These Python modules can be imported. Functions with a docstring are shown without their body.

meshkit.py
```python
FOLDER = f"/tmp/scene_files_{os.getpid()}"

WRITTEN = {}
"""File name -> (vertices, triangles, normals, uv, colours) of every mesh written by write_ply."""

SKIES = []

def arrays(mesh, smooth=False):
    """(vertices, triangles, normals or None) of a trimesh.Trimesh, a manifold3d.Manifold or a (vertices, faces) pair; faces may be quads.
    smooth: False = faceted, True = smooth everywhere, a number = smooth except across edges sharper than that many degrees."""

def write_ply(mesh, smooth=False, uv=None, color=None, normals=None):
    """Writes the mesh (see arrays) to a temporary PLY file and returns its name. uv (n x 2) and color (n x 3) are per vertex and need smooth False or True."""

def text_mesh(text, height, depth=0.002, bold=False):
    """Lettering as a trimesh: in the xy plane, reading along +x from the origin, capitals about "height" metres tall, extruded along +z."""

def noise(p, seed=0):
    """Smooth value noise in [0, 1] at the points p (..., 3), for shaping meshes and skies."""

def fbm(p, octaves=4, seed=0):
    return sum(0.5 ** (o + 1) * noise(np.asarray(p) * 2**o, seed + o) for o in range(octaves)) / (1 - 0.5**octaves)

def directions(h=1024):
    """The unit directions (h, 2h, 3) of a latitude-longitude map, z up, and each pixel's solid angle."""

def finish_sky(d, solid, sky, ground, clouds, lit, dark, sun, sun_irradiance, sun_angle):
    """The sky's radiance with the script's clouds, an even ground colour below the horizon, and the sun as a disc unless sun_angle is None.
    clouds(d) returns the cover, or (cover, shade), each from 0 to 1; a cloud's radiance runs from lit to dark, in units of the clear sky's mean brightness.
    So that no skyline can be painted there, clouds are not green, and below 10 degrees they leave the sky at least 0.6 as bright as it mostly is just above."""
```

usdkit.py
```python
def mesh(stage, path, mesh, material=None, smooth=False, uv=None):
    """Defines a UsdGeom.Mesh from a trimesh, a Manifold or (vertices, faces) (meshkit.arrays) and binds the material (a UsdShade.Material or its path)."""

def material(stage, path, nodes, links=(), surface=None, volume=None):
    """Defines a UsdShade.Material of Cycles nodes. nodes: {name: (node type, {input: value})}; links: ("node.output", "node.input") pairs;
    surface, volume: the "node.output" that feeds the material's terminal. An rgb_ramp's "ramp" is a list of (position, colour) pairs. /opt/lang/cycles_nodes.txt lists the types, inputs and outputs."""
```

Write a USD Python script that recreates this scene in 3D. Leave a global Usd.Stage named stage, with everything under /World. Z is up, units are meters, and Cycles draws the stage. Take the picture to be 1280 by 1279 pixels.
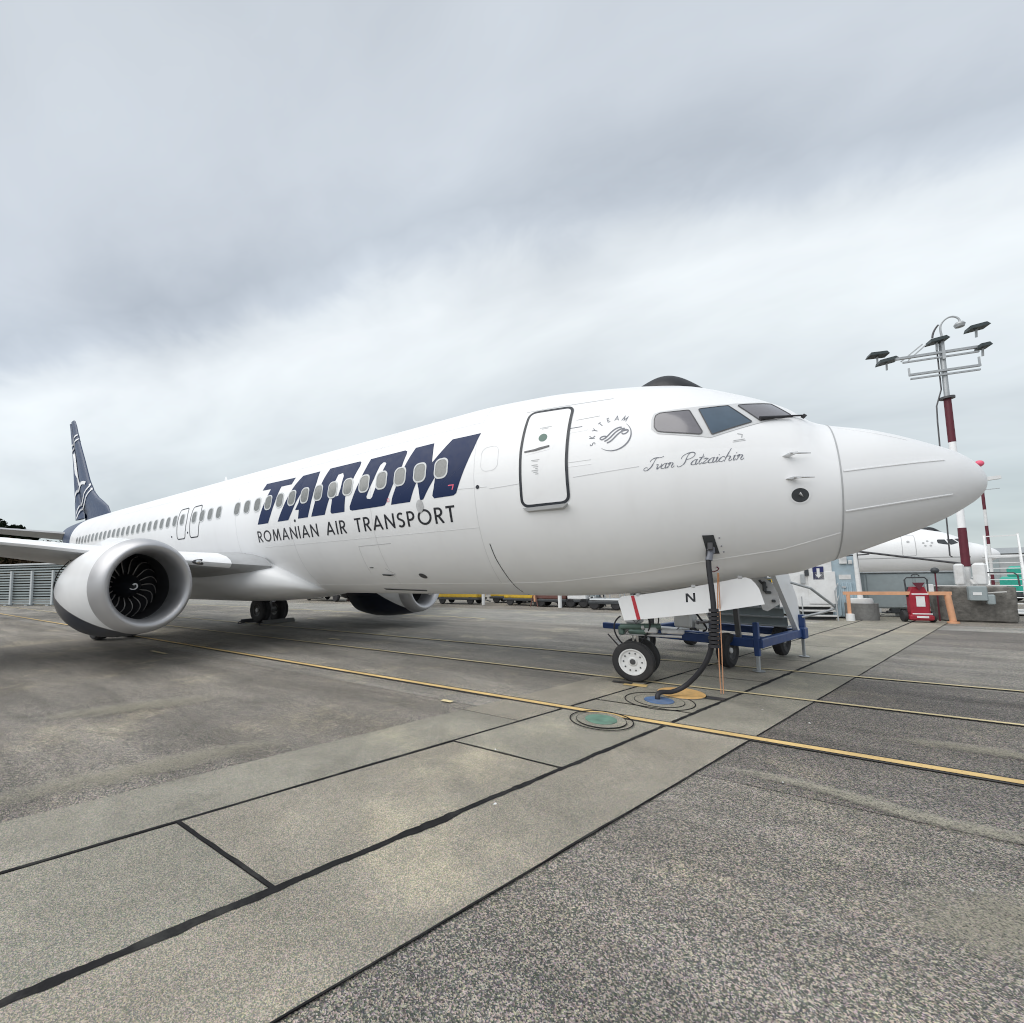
import math, random
import numpy as np, trimesh
import shapely.geometry as sg
from shapely import affinity
from shapely.ops import unary_union
from scipy.interpolate import PchipInterpolator, CubicSpline
from pxr import Usd, UsdGeom, UsdLux, UsdShade, Gf, Sdf
import usdkit, meshkit

stage = Usd.Stage.CreateInMemory()
UsdGeom.SetStageUpAxis(stage, UsdGeom.Tokens.z)
UsdGeom.SetStageMetersPerUnit(stage, 1.0)
UsdGeom.Xform.Define(stage, '/World')
rng = np.random.default_rng(7)
random.seed(7)

# ------------------------------------------------------------------ camera
CAM = np.array([-2.5725, -8.2778, 1.8325])
yaw, pit, roll = math.radians(125.3576), math.radians(4.48380), math.radians(-0.90185)
D = np.array([math.cos(pit)*math.cos(yaw), math.cos(pit)*math.sin(yaw), math.sin(pit)])
R = np.cross(D, [0, 0, 1.0]); R /= np.linalg.norm(R); U = np.cross(R, D)
R, U = R*math.cos(roll)+U*math.sin(roll), -R*math.sin(roll)+U*math.cos(roll)
cam = UsdGeom.Camera.Define(stage, '/World/camera')
M4 = Gf.Matrix4d(*[float(v) for row in ((*R, 0), (*U, 0), (*(-D), 0), (*CAM, 1)) for v in row])
cam.AddTransformOp().Set(M4)
cam.CreateHorizontalApertureAttr(36.0); cam.CreateVerticalApertureAttr(36.0*1023/1024)
cam.CreateFocalLengthAttr(36.0*529.898/1280)
cam.CreateHorizontalApertureOffsetAttr(36.0*90.444/1280)
cam.CreateVerticalApertureOffsetAttr(36.0*41.478/1280)
cam.CreateClippingRangeAttr(Gf.Vec2f(0.05, 3000))
cam.CreateExposureAttr(0.73)

# ------------------------------------------------------------------ sky and sun
SUN_EL, SUN_AZ = math.radians(52), math.radians(208)     # azimuth: atan2(x, y) of the direction towards the sun
sun = UsdLux.DistantLight.Define(stage, '/World/sun')
sd = np.array([math.sin(SUN_AZ)*math.cos(SUN_EL), math.cos(SUN_AZ)*math.cos(SUN_EL), math.sin(SUN_EL)])
zx = np.cross([0, 0, 1.0], sd); zx /= np.linalg.norm(zx); zy = np.cross(sd, zx)
sun.AddTransformOp().Set(Gf.Matrix4d(*[float(v) for row in ((*zx, 0), (*zy, 0), (*sd, 0), (0, 0, 0, 1)) for v in row]))
sun.CreateIntensityAttr(0.40); sun.CreateAngleAttr(70.0); sun.CreateColorAttr(Gf.Vec3f(1.0, 0.97, 0.93))
sun.CreateNormalizeAttr(True)

S = 7.3                                                     # clouds in the units of the physical sky
def math_n(t, **k): return ('math', dict(math_type=t, **k))
sky_nodes = {
    'tc': ('texture_coordinate', {}), 'sep': ('separate_xyz', {}),
    'zc': math_n('maximum', value2=0.0), 'zb': math_n('add', value2=0.08),
    'px': math_n('divide'), 'py': math_n('divide'), 'zd': math_n('add', value2=0.24), 'qx': math_n('divide'), 'qy': math_n('divide'), 'p': ('combine_xyz', {'z': 0.0}),
    'wm': ('mapping', {'scale': (0.9, 0.9, 1), 'location': (3.1, 1.7, 0)}),
    'warp': ('noise_texture', {'scale': 1.1, 'detail': 5.0, 'roughness': 0.55}),
    'wk': math_n('multiply_add', value2=0.50, value3=-0.25),
    'fw': ('noise_texture', {'scale': 4.4, 'detail': 8.0, 'roughness': 0.62, 'distortion': 0.5}), 'fk': math_n('multiply_add', value2=0.24, value3=-0.12), 't4': math_n('add'),
    't1': math_n('multiply_add', value2=-0.38), 't2': math_n('add', value2=-1.10), 't3': math_n('add'),
    'band': ('rgb_ramp', {'ramp': [(0.0, (.485, .515, .548)), (0.094, (.488, .52, .557)), (0.185, (.492, .527, .572)), (0.235, (.425, .463, .512)), (0.258, (.48, .52, .57)), (0.285, (.61, .645, .672)), (0.322, (.69, .722, .74)),
                                   (0.40, (.655, .69, .705)), (0.48, (.60, .637, .655)), (0.59, (.545, .583, .60)), (.75, (.51, .55, .565)), (1.0, (.435, .482, .49))]}),
    'tm': ('map_range', {'from_min': -1.0, 'from_max': 3.0, 'to_min': 0.0, 'to_max': 1.0, 'clamp': True}),
    'sm': ('mapping', {'scale': (0.9, 1.7, 1), 'rotation': (0, 0, -0.36), 'location': (0.6, 2.4, 0)}),
    'streak': ('noise_texture', {'scale': 1.6, 'detail': 6.0, 'roughness': 0.5, 'distortion': 0.25}),
    'sk': ('rgb_ramp', {'ramp': [(0.25, (.85, .855, .865)), (0.5, (1.0, 1.0, 1.0)), (0.75, (1.12, 1.12, 1.11))]}),
    'mul': ('mix_color', {'blend_type': 'multiply', 'fac': 1.0, 'use_clamp': False}),
    'sc': ('mix_color', {'blend_type': 'multiply', 'fac': 1.0, 'b': (S*.985, S*.995, S*1.0), 'use_clamp': False}),
    'sky': ('sky_texture', {'sky_type': 'single_scattering', 'sun_disc': False, 'sun_elevation': SUN_EL, 'sun_rotation': SUN_AZ}),
    'cov': ('mix_color', {'fac': 0.94, 'use_clamp': False}),
    'bg': ('background_shader', {'strength': 0.11}),
}
sky_links = [('tc.generated', 'sep.vector'), ('sep.z', 'zc.value1'), ('zc.value', 'zb.value1'),
    ('sep.x', 'px.value1'), ('zb.value', 'px.value2'), ('sep.y', 'py.value1'), ('zb.value', 'py.value2'),
    ('zc.value', 'zd.value1'), ('sep.x', 'qx.value1'), ('zd.value', 'qx.value2'), ('sep.y', 'qy.value1'), ('zd.value', 'qy.value2'), ('qx.value', 'p.x'), ('qy.value', 'p.y'), ('p.vector', 'wm.vector'), ('wm.vector', 'warp.vector'), ('warp.fac', 'wk.value1'),
    ('px.value', 't1.value1'), ('py.value', 't1.value3'), ('t1.value', 't2.value1'), ('t2.value', 't3.value1'), ('wk.value', 't3.value2'),
    ('p.vector', 'fw.vector'), ('fw.fac', 'fk.value1'), ('t3.value', 't4.value1'), ('fk.value', 't4.value2'), ('t4.value', 'tm.value'), ('tm.result', 'band.fac'), ('p.vector', 'sm.vector'), ('sm.vector', 'streak.vector'), ('streak.fac', 'sk.fac'),
    ('band.color', 'mul.a'), ('sk.color', 'mul.b'), ('mul.result', 'sc.a'), ('sky.color', 'cov.a'), ('sc.result', 'cov.b'), ('cov.result', 'bg.color')]
skymat = usdkit.material(stage, '/World/Looks/cloudy_sky', sky_nodes, sky_links, surface='bg.background')
dome = UsdLux.DomeLight.Define(stage, '/World/sky')
UsdShade.MaterialBindingAPI.Apply(dome.GetPrim()).Bind(skymat)
dome.GetPrim().SetCustomDataByKey('kind', 'structure')

# ------------------------------------------------------------------ helpers
used = {}
def path_for(parent, name):
    base = f'{parent}/{name}'
    n = used.get(base, -1) + 1; used[base] = n
    return base if n == 0 else f'{base}_{n:03d}'
def tag(p, label=None, cat=None, group=None, kind=None):
    for k, v in (('label', label), ('category', cat), ('group', group), ('kind', kind)):
        if v: p.SetCustomDataByKey(k, v)
    return p
def thing(name, label, cat, loc=(0, 0, 0), rz=0.0, group=None, kind=None):
    x = UsdGeom.Xform.Define(stage, path_for('/World', name))
    x.AddTranslateOp().Set(Gf.Vec3d(*map(float, loc)))
    if rz: x.AddRotateZOp().Set(float(rz))
    return tag(x.GetPrim(), label, cat, group, kind)
def P_(p): return p if isinstance(p, str) else str(p.GetPath())
def part(parent, name, mesh, mat, smooth=30, label=None):
    if isinstance(mesh, (list, tuple)): mesh = trimesh.util.concatenate(list(mesh))
    m = usdkit.mesh(stage, path_for(P_(parent), name), mesh, MATS[mat], smooth=smooth)
    if label: m.GetPrim().SetCustomDataByKey('label', label)
    return m.GetPrim()
def copy_thing(root, loc, rz=0.0, label=None, group=None):
    was = root.GetCustomData(); nm = root.GetName()
    while nm[-4:-3] == '_' and nm[-3:].isdigit(): nm = nm[:-4]
    x = UsdGeom.Xform.Define(stage, path_for('/World', nm))
    p = x.GetPrim(); p.GetReferences().AddInternalReference(root.GetPath()); p.SetInstanceable(True)
    x.ClearXformOpOrder(); x.AddTranslateOp().Set(Gf.Vec3d(*map(float, loc)))
    x.AddRotateZOp().Set(float(rz))
    return tag(p, label or was['label'], was['category'], group or was.get('group'))

def TM(v, f): return trimesh.Trimesh(np.asarray(v, float), np.asarray(f), process=False)
def hull(pts): return trimesh.convex.convex_hull(np.asarray(pts, float))
def box(c, s, ch=0.0, rz=0.0):
    hx, hy, hz = np.array(s)/2.0
    if ch <= 0: m = trimesh.creation.box(s)
    else:
        ch = min(ch, .45*min(s)); p = []
        for a in (-1, 1):
            for b in (-1, 1):
                for d in (-1, 1):
                    p += [(a*hx, b*(hy-ch), d*(hz-ch)), (a*(hx-ch), b*hy, d*(hz-ch)), (a*(hx-ch), b*(hy-ch), d*hz)]
        m = hull(p)
    if rz: m.apply_transform(trimesh.transformations.rotation_matrix(rz, [0, 0, 1]))
    m.apply_translation(c); return m
def bar(p, q, r, n=10, r2=None):
    p, q = np.asarray(p, float), np.asarray(q, float); d = q-p; L = np.linalg.norm(d); d = d/L
    a = np.cross(d, [0, 0, 1.0] if abs(d[2]) < .9 else [1.0, 0, 0]); a /= np.linalg.norm(a); b = np.cross(d, a)
    t = np.arange(n)*2*np.pi/n; ring = np.cos(t)[:, None]*a+np.sin(t)[:, None]*b
    r2 = r if r2 is None else r2
    v = np.vstack([p+ring*r, q+ring*r2, [p], [q]]); f = []
    for i in range(n):
        j = (i+1) % n; f += [(i, j, n+j), (i, n+j, n+i), (2*n, j, i), (2*n+1, n+i, n+j)]
    m = TM(v, f); m.fix_normals(); return m
def sqbar(p, q, w, h):
    p, q = np.asarray(p, float), np.asarray(q, float); d = q-p; d = d/np.linalg.norm(d)
    a = np.cross(d, [0, 0, 1.0] if abs(d[2]) < .95 else [1.0, 0, 0]); a /= np.linalg.norm(a); b = np.cross(a, d)
    return hull([o+sa*a*w/2+sb*b*h/2 for o in (p, q) for sa in (-1, 1) for sb in (-1, 1)])
def tube(pts, r, n=10, closed=False):
    pts = np.asarray(pts, float); m = len(pts)
    t = np.gradient(pts, axis=0); t /= np.linalg.norm(t, axis=1)[:, None]
    a = np.cross(t[0], [0.3, 0.5, 0.81]); a /= np.linalg.norm(a); v = []
    rr = np.broadcast_to(r, (m,))
    for i in range(m):
        a = a-t[i]*(a@t[i]); a /= np.linalg.norm(a); b = np.cross(t[i], a)
        for k in range(n):
            q = 2*np.pi*k/n; v.append(pts[i]+rr[i]*(np.cos(q)*a+np.sin(q)*b))
    f = []
    for i in range(m-1):
        for k in range(n):
            j = (k+1) % n; f += [(i*n+k, i*n+j, (i+1)*n+j), (i*n+k, (i+1)*n+j, (i+1)*n+k)]
    v += [pts[0], pts[-1]]
    for k in range(n):
        j = (k+1) % n; f += [(m*n, j, k), (m*n+1, (m-1)*n+k, (m-1)*n+j)]
    return TM(v, f)
def smoothpath(pts, n=40):
    pts = np.asarray(pts, float); s = np.r_[0, np.cumsum(np.linalg.norm(np.diff(pts, axis=0), axis=1))]
    return CubicSpline(s, pts)(np.linspace(0, s[-1], n))
def loft(rings, cap0=True, cap1=True, closed=True):
    rings = np.asarray(rings, float); m, n = rings.shape[:2]; v = rings.reshape(-1, 3).tolist(); f = []
    for i in range(m-1):
        for k in range(n if closed else n-1):
            j = (k+1) % n; f += [(i*n+k, i*n+j, (i+1)*n+j), (i*n+k, (i+1)*n+j, (i+1)*n+k)]
    for c, i in ((cap0, 0), (cap1, m-1)):
        if c:
            v.append(rings[i].mean(0)); q = len(v)-1
            for k in range(n):
                j = (k+1) % n; f.append((q, j, k) if i == 0 else (q, i*n+k, i*n+j))
    mm = TM(v, f)
    if closed: mm.fix_normals()
    return mm
def lathe(prof, axis='z', n=32, c=(0, 0, 0)):
    prof = np.asarray(prof, float); t = np.arange(n)*2*np.pi/n; rings = []
    for r, h in prof:
        if axis == 'z': rings.append(np.stack([r*np.cos(t), r*np.sin(t), 0*t+h], 1))
        elif axis == 'y': rings.append(np.stack([r*np.cos(t), 0*t+h, r*np.sin(t)], 1))
        else: rings.append(np.stack([0*t+h, r*np.cos(t), r*np.sin(t)], 1))
    m = loft(np.array(rings)+np.asarray(c, float), prof[0][0] < .012, prof[-1][0] < .012)
    return m
def plate(poly, frame, th):
    """polygon in a plane (origin, e1, e2) given thickness th along e1 x e2"""
    o, a, b = (np.asarray(x, float) for x in frame)
    if not hasattr(poly, 'geom_type'): poly = sg.Polygon(poly)
    m = trimesh.util.concatenate([trimesh.creation.extrude_polygon(g, th, engine='earcut') for g in getattr(poly, 'geoms', [poly])]); n = np.cross(a, b)
    v = o+m.vertices[:, :1]*a+m.vertices[:, 1:2]*b+m.vertices[:, 2:]*n
    m = TM(v, m.faces); m.fix_normals(); return m
def roundpoly(pts, r, q=5):
    p = sg.Polygon(pts).buffer(0); return p.buffer(-r).buffer(2*r, quad_segs=q).buffer(-r, quad_segs=q) if r > 0 else p
def stroke(lines, w, cap='flat'):
    return unary_union([sg.LineString(l).buffer(w/2, cap_style=cap, join_style='mitre', mitre_limit=2.5) for l in lines])
def arcpts(cx, cy, rx, ry, a0, a1, n=20):
    t = np.radians(np.linspace(a0, a1, n)); return list(zip(cx+rx*np.cos(t), cy+ry*np.sin(t)))

# ------------------------------------------------------------------ materials
MATS = {}
def mat(name, col, rough=0.5, metal=0.0, var=0.10, scale=6.0, bump=0.0, bscale=60.0, coat=0.0, spec=0.5, dirt=None, dirt_amt=0.0, stretch=(1, 1, 1)):
    c = np.array(col, float)
    nodes = {'g': ('geometry', {}), 'm': ('mapping', {'scale': stretch}), 'n': ('noise_texture', {'scale': scale, 'detail': 5.0, 'roughness': 0.6}),
             'r': ('rgb_ramp', {'ramp': [(0.3, c*(1-var)), (0.7, np.minimum(c*(1+var), 1.0))]}),
             'p': ('principled_bsdf', {'roughness': rough, 'metallic': metal, 'coat_weight': coat, 'coat_roughness': 0.08, 'specular_ior_level': spec}),
             'rm': ('map_range', {'from_min': .3, 'from_max': .7, 'to_min': max(0, rough-.08), 'to_max': min(1, rough+.08), 'clamp': True})}
    links = [('g.position', 'm.vector'), ('m.vector', 'n.vector'), ('n.fac', 'r.fac'), ('n.fac', 'rm.value'), ('rm.result', 'p.roughness')]
    src = 'r.color'
    if dirt is not None:
        nodes.update({'dn': ('noise_texture', {'scale': 1.7, 'detail': 8.0, 'roughness': 0.7}),
                      'dr': ('map_range', {'from_min': .5, 'from_max': .75, 'to_min': 0.0, 'to_max': dirt_amt, 'clamp': True}),
                      'dm': ('mix_color', {'b': dirt})})
        links += [('m.vector', 'dn.vector'), ('dn.fac', 'dr.value'), ('dr.result', 'dm.fac'), ('r.color', 'dm.a')]; src = 'dm.result'
    links.append((src, 'p.base_color'))
    if bump > 0:
        nodes.update({'bn': ('noise_texture', {'scale': bscale, 'detail': 3.0}), 'b': ('bump', {'strength': bump, 'distance': 0.01})})
        links += [('g.position', 'bn.vector'), ('bn.fac', 'b.height'), ('b.normal', 'p.normal')]
    MATS[name] = usdkit.material(stage, '/World/Looks/'+name, nodes, links, surface='p.BSDF')

mat('white_paint', (.82, .83, .84), .42, var=.015, scale=.8, coat=.15, dirt=(.66, .66, .65), dirt_amt=.16, stretch=(1.4, 1, .35), bump=.10, bscale=2.6)
mat('radome_paint', (.76, .77, .78), .40, var=.015, scale=.8)
mat('seam_grey', (.42, .43, .44), .5, var=.05)
mat('seam_faint', (.64, .65, .66), .45, var=.03)
mat('seam_light', (.86, .87, .88), .35, var=.02)
mat('navy_paint', (.006, .019, .072), .45, var=.06, spec=.25)
mat('tail_navy', (.024, .048, .108), .42, var=.10)
mat('black_text', (.018, .020, .026), .4, var=.05)
mat('grey_text', (.16, .17, .20), .4, var=.05)
mat('door_seal', (.022, .026, .034), .45, var=.05)
mat('window_frame', (.58, .60, .61), .4, var=.04)
mat('window_pane', (.20, .21, .205), .18, var=.10, scale=20)
mat('cockpit_glass', (.055, .085, .12), .05, var=.25, scale=1.6, coat=.6)
mat('cockpit_blind', (.155, .15, .165), .12, var=.10, scale=2.0, coat=.6)
mat('cockpit_frame', (.60, .61, .62), .38, var=.04)
mat('lip_metal', (.50, .50, .51), .46, .75, var=.02, scale=1)
mat('bare_metal', (.62, .62, .62), .33, .9, var=.08)
mat('wing_grey', (.36, .37, .38), .40, var=.06, dirt=(.16, .15, .14), dirt_amt=.5, stretch=(.4, 1, 1))
mat('dark_metal', (.10, .10, .105), .45, .6, var=.15)
mat('duct_dark', (.030, .030, .033), .6, var=.1)
mat('blade_dark', (.020, .020, .022), .5, .1, var=.1)
mat('blade_edge', (.40, .38, .36), .4, .3, var=.1)
mat('spinner_black', (.008, .009, .012), .5, var=.1)
mat('tyre', (.022, .022, .024), .75, var=.25, scale=14, bump=.25, bscale=90, dirt=(.09, .085, .08), dirt_amt=.5)
mat('wheel_white', (.72, .73, .73), .4, var=.04, dirt=(.3, .28, .25), dirt_amt=.4)
mat('wheel_dark', (.09, .09, .09), .5, .3, var=.2)
mat('gear_grey', (.52, .53, .54), .42, var=.06, dirt=(.12, .11, .10), dirt_amt=.5)
mat('chrome', (.75, .75, .75), .15, 1.0, var=.02)
mat('hydraulic_green', (.10, .155, .135), .5, .3, var=.2)
mat('rubber', (.018, .018, .022), .6, var=.2, bump=.1)
mat('red_paint', (.30, .014, .030), .42, var=.10, dirt=(.2, .03, .03), dirt_amt=.3)
mat('stripe_red', (.45, .03, .045), .4, var=.05)
mat('maroon', (.105, .012, .024), .55, var=.15, dirt=(.09, .02, .03), dirt_amt=.4)
mat('dull_white', (.68, .69, .69), .5, var=.05, dirt=(.36, .34, .31), dirt_amt=.45)
mat('blue_paint', (.016, .050, .17), .42, var=.12, dirt=(.05, .06, .09), dirt_amt=.5)
mat('sign_blue', (.012, .018, .10), .5, var=.05)
mat('orange_paint', (.62, .33, .19), .55, var=.10, dirt=(.36, .2, .12), dirt_amt=.5)
mat('yellow_equip', (.58, .38, .035), .5, var=.12, dirt=(.2, .14, .04), dirt_amt=.5)
mat('cabinet_grey', (.27, .315, .325), .55, var=.06, dirt=(.2, .21, .2), dirt_amt=.5)
mat('shed_blue', (.36, .46, .52), .55, var=.07, dirt=(.3, .34, .35), dirt_amt=.5)
mat('galv', (.42, .44, .45), .45, .5, var=.10)
mat('dark_box', (.04, .045, .05), .5, var=.2)
mat('lamp_dark', (.022, .034, .035), .4, var=.2)
mat('concrete_block', (.115, .11, .10), .9, var=.4, scale=7, bump=.9, bscale=16, dirt=(.30, .29, .27), dirt_amt=.7)
mat('pale_concrete', (.45, .45, .44), .85, var=.12, scale=6, bump=.3, bscale=40)
mat('fence_slat', (.235, .275, .28), .6, var=.10, dirt=(.17, .19, .19), dirt_amt=.5)
mat('fence_post', (.50, .53, .54), .55, var=.08)
mat('teal', (.02, .36, .27), .4, var=.08)
mat('cream', (.62, .60, .45), .55, var=.10)
mat('brown_red', (.13, .055, .045), .6, var=.2)
mat('pink_red', (.75, .12, .20), .5, var=.1)
mat('hangar', (.33, .35, .355), .6, var=.06)
mat('hangar_roof', (.27, .29, .30), .6, var=.06)
mat('bark', (.07, .055, .045), .9, var=.3, bump=.5)
mat('sealant', (.016, .016, .017), .9, spec=.2, var=.4, scale=10, bump=.4, bscale=30, dirt=(.10, .10, .09), dirt_amt=.6)
mat('pit_grey', (.16, .16, .155), .8, var=.2, scale=12)
mat('pit_blue', (.07, .14, .29), .75, var=.3, scale=9, dirt=(.17, .18, .19), dirt_amt=.9)
mat('pit_green', (.11, .21, .16), .75, var=.3, scale=9, dirt=(.19, .20, .17), dirt_amt=.95)
mat('pit_yellow', (.70, .43, .16), .7, var=.18, scale=9, dirt=(.36, .27, .14), dirt_amt=.6)

def leaf_mat(name, col):
    c = np.array(col)
    MATS[name] = usdkit.material(stage, '/World/Looks/'+name, {
        'o': ('geometry', {}), 'r': ('rgb_ramp', {'ramp': [(0.0, c*.5), (0.5, c), (1.0, c*1.7)]}),
        'd': ('diffuse_bsdf', {}), 't': ('translucent_bsdf', {}), 'm': ('mix_closure', {'fac': .25})},
        [('o.random_per_island', 'r.fac'), ('r.color', 'd.color'), ('r.color', 't.color'), ('d.BSDF', 'm.closure1'), ('t.BSDF', 'm.closure2')], surface='m.closure')
leaf_mat('leaf_green', (.060, .075, .035)); leaf_mat('leaf_brown', (.13, .095, .06)); leaf_mat('leaf_dark', (.030, .045, .028))

def ground_mat(name, dark, pale, scale, mix, mid, rough=.85, bump=.5, patch=.35, pstretch=(.10, .45, 1), blotch=1.0, fine=1.0):
    """aggregate surface: small stones of two tones in a binder, worn in broad patches"""
    dark, pale, mid = (np.array(x, float) for x in (dark, pale, mid))
    nodes = {'g': ('geometry', {}), 'v': ('voronoi_texture', {'scale': scale, 'randomness': 1.0}), 'sp': ('separate_color', {}),
             'r': ('rgb_ramp', {'ramp': [(0.0, dark), (max(.02, mix-.18), mid*.75), (mix, mid), (min(.96, mix+.22), pale), (1.0, pale*1.25)]}),
             'fn': ('noise_texture', {'scale': scale*.35, 'detail': 6.0, 'roughness': .75}), 'fr': ('rgb_ramp', {'ramp': [(.3, (1-.42*fine,)*3), (.55, (1,)*3), (.75, (1+.42*fine,)*3)]}),
             'fm': ('mix_color', {'blend_type': 'multiply', 'fac': 1.0, 'use_clamp': False}), 'hue': ('mix_color', {'blend_type': 'soft_light', 'fac': .22}),
             'pm': ('mapping', {'scale': pstretch}), 'pn': ('noise_texture', {'scale': 2.2, 'detail': 7.0, 'roughness': .68, 'distortion': .4}),
             'pr': ('rgb_ramp', {'ramp': [(.28, (1-patch,)*3), (.5, (1, 1, 1)), (.72, (1+patch*1.2,)*3)]}),
             'mm': ('mix_color', {'blend_type': 'multiply', 'fac': 1.0, 'use_clamp': False}),
             'sn': ('noise_texture', {'scale': .55, 'detail': 9.0, 'roughness': .72}), 'sr': ('rgb_ramp', {'ramp': [(.25, (.55, .55, .53)), (.44, (.95, .95, .94)), (.55, (1.0, .99, .96)), (.62, (1.32, 1.29, 1.16)), (.75, (1.6, 1.54, 1.34))]}),
             'ms': ('mix_color', {'blend_type': 'multiply', 'fac': blotch, 'use_clamp': False}),
             'p': ('principled_bsdf', {'roughness': rough, 'specular_ior_level': .35}), 'b': ('bump', {'strength': bump, 'distance': .006})}
    links = [('g.position', 'v.vector'), ('v.color', 'sp.color'), ('sp.r', 'r.fac'), ('g.position', 'fn.vector'), ('fn.fac', 'fr.fac'), ('r.color', 'hue.a'), ('v.color', 'hue.b'), ('hue.result', 'fm.a'), ('fr.color', 'fm.b'),
             ('g.position', 'pm.vector'), ('pm.vector', 'pn.vector'), ('pn.fac', 'pr.fac'), ('fm.result', 'mm.a'), ('pr.color', 'mm.b'),
             ('g.position', 'sn.vector'), ('sn.fac', 'sr.fac'), ('mm.result', 'ms.a'), ('sr.color', 'ms.b'), ('ms.result', 'p.base_color'),
             ('v.distance', 'b.height'), ('b.normal', 'p.normal')]
    MATS[name] = usdkit.material(stage, '/World/Looks/'+name, nodes, links, surface='p.BSDF')
ground_mat('asphalt', (.068, .065, .061), (.36, .345, .305), 150, .52, (.170, .163, .148), patch=.42, bump=.8)
ground_mat('asphalt_lane', (.076, .074, .070), (.345, .335, .30), 130, .5, (.195, .190, .174), patch=.42, bump=.5)
ground_mat('asphalt_dark', (.046, .045, .043), (.26, .25, .228), 130, .5, (.128, .124, .114), patch=.38, bump=.5)
for i, (k, tr, tb) in enumerate(((1.15, 1.0, .99), (1.15, 1.03, .98), (1.09, 1.0, .985))):
    ground_mat('concrete_%d' % i, (.14*k*tr, .137*k, .117*k*tb), (.31*k*tr, .30*k, .257*k*tb), 230, .48, (.215*k*tr, 0.209*k, .178*k*tb), patch=.20, bump=.25, pstretch=(.5, .5, 1), blotch=.65, fine=.6)
ground_mat('pale_band', (.16, .16, .15), (.36, .355, .33), 60, .5, (.25, .25, .23), patch=.2, bump=.2)

def paint_line_mat(name, col, wear):
    c = np.array(col)
    MATS[name] = usdkit.material(stage, '/World/Looks/'+name, {
        'g': ('geometry', {}), 'n': ('noise_texture', {'scale': 28.0, 'detail': 8.0, 'roughness': .75}), 'w': ('rgb_ramp', {'ramp': [(.30, c*.35), (.30+wear, c), (.8, c*1.1)]}),
        'n2': ('noise_texture', {'scale': 1.2, 'detail': 4.0}), 'k': ('rgb_ramp', {'ramp': [(.3, (.75,)*3), (.7, (1.1,)*3)]}), 'm': ('mix_color', {'blend_type': 'multiply', 'fac': 1.0}),
        'p': ('principled_bsdf', {'roughness': .7})}, [('g.position', 'n.vector'), ('n.fac', 'w.fac'), ('g.position', 'n2.vector'), ('n2.fac', 'k.fac'), ('w.color', 'm.a'), ('k.color', 'm.b'), ('m.result', 'p.base_color')], surface='p.BSDF')
paint_line_mat('line_yellow', (.66, .47, .20), .14)
paint_line_mat('line_pale', (.68, .57, .33), .16)
paint_line_mat('line_black', (.035, .033, .032), .15)

# ------------------------------------------------------------------ ground
SL = .35                                                     # the slab rows run along x = x0 + SL * y
apron = UsdGeom.Xform.Define(stage, '/World/apron').GetPrim(); tag(apron, kind='structure')
def sheet(poly, z, nm, m, parent=apron, label=None):
    if not hasattr(poly, 'geom_type'): poly = sg.Polygon(poly)
    v, f = trimesh.creation.triangulate_polygon(poly, engine='earcut')
    me = TM(np.c_[v, np.full(len(v), z)], f)
    if me.face_normals[:, 2].mean() < 0: me.invert()
    return part(parent, nm, me, m, smooth=False, label=label)
sheet([(-900, -300), (700, -300), (700, 900), (-900, 900)], -.012, 'asphalt_field', 'asphalt')
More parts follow.
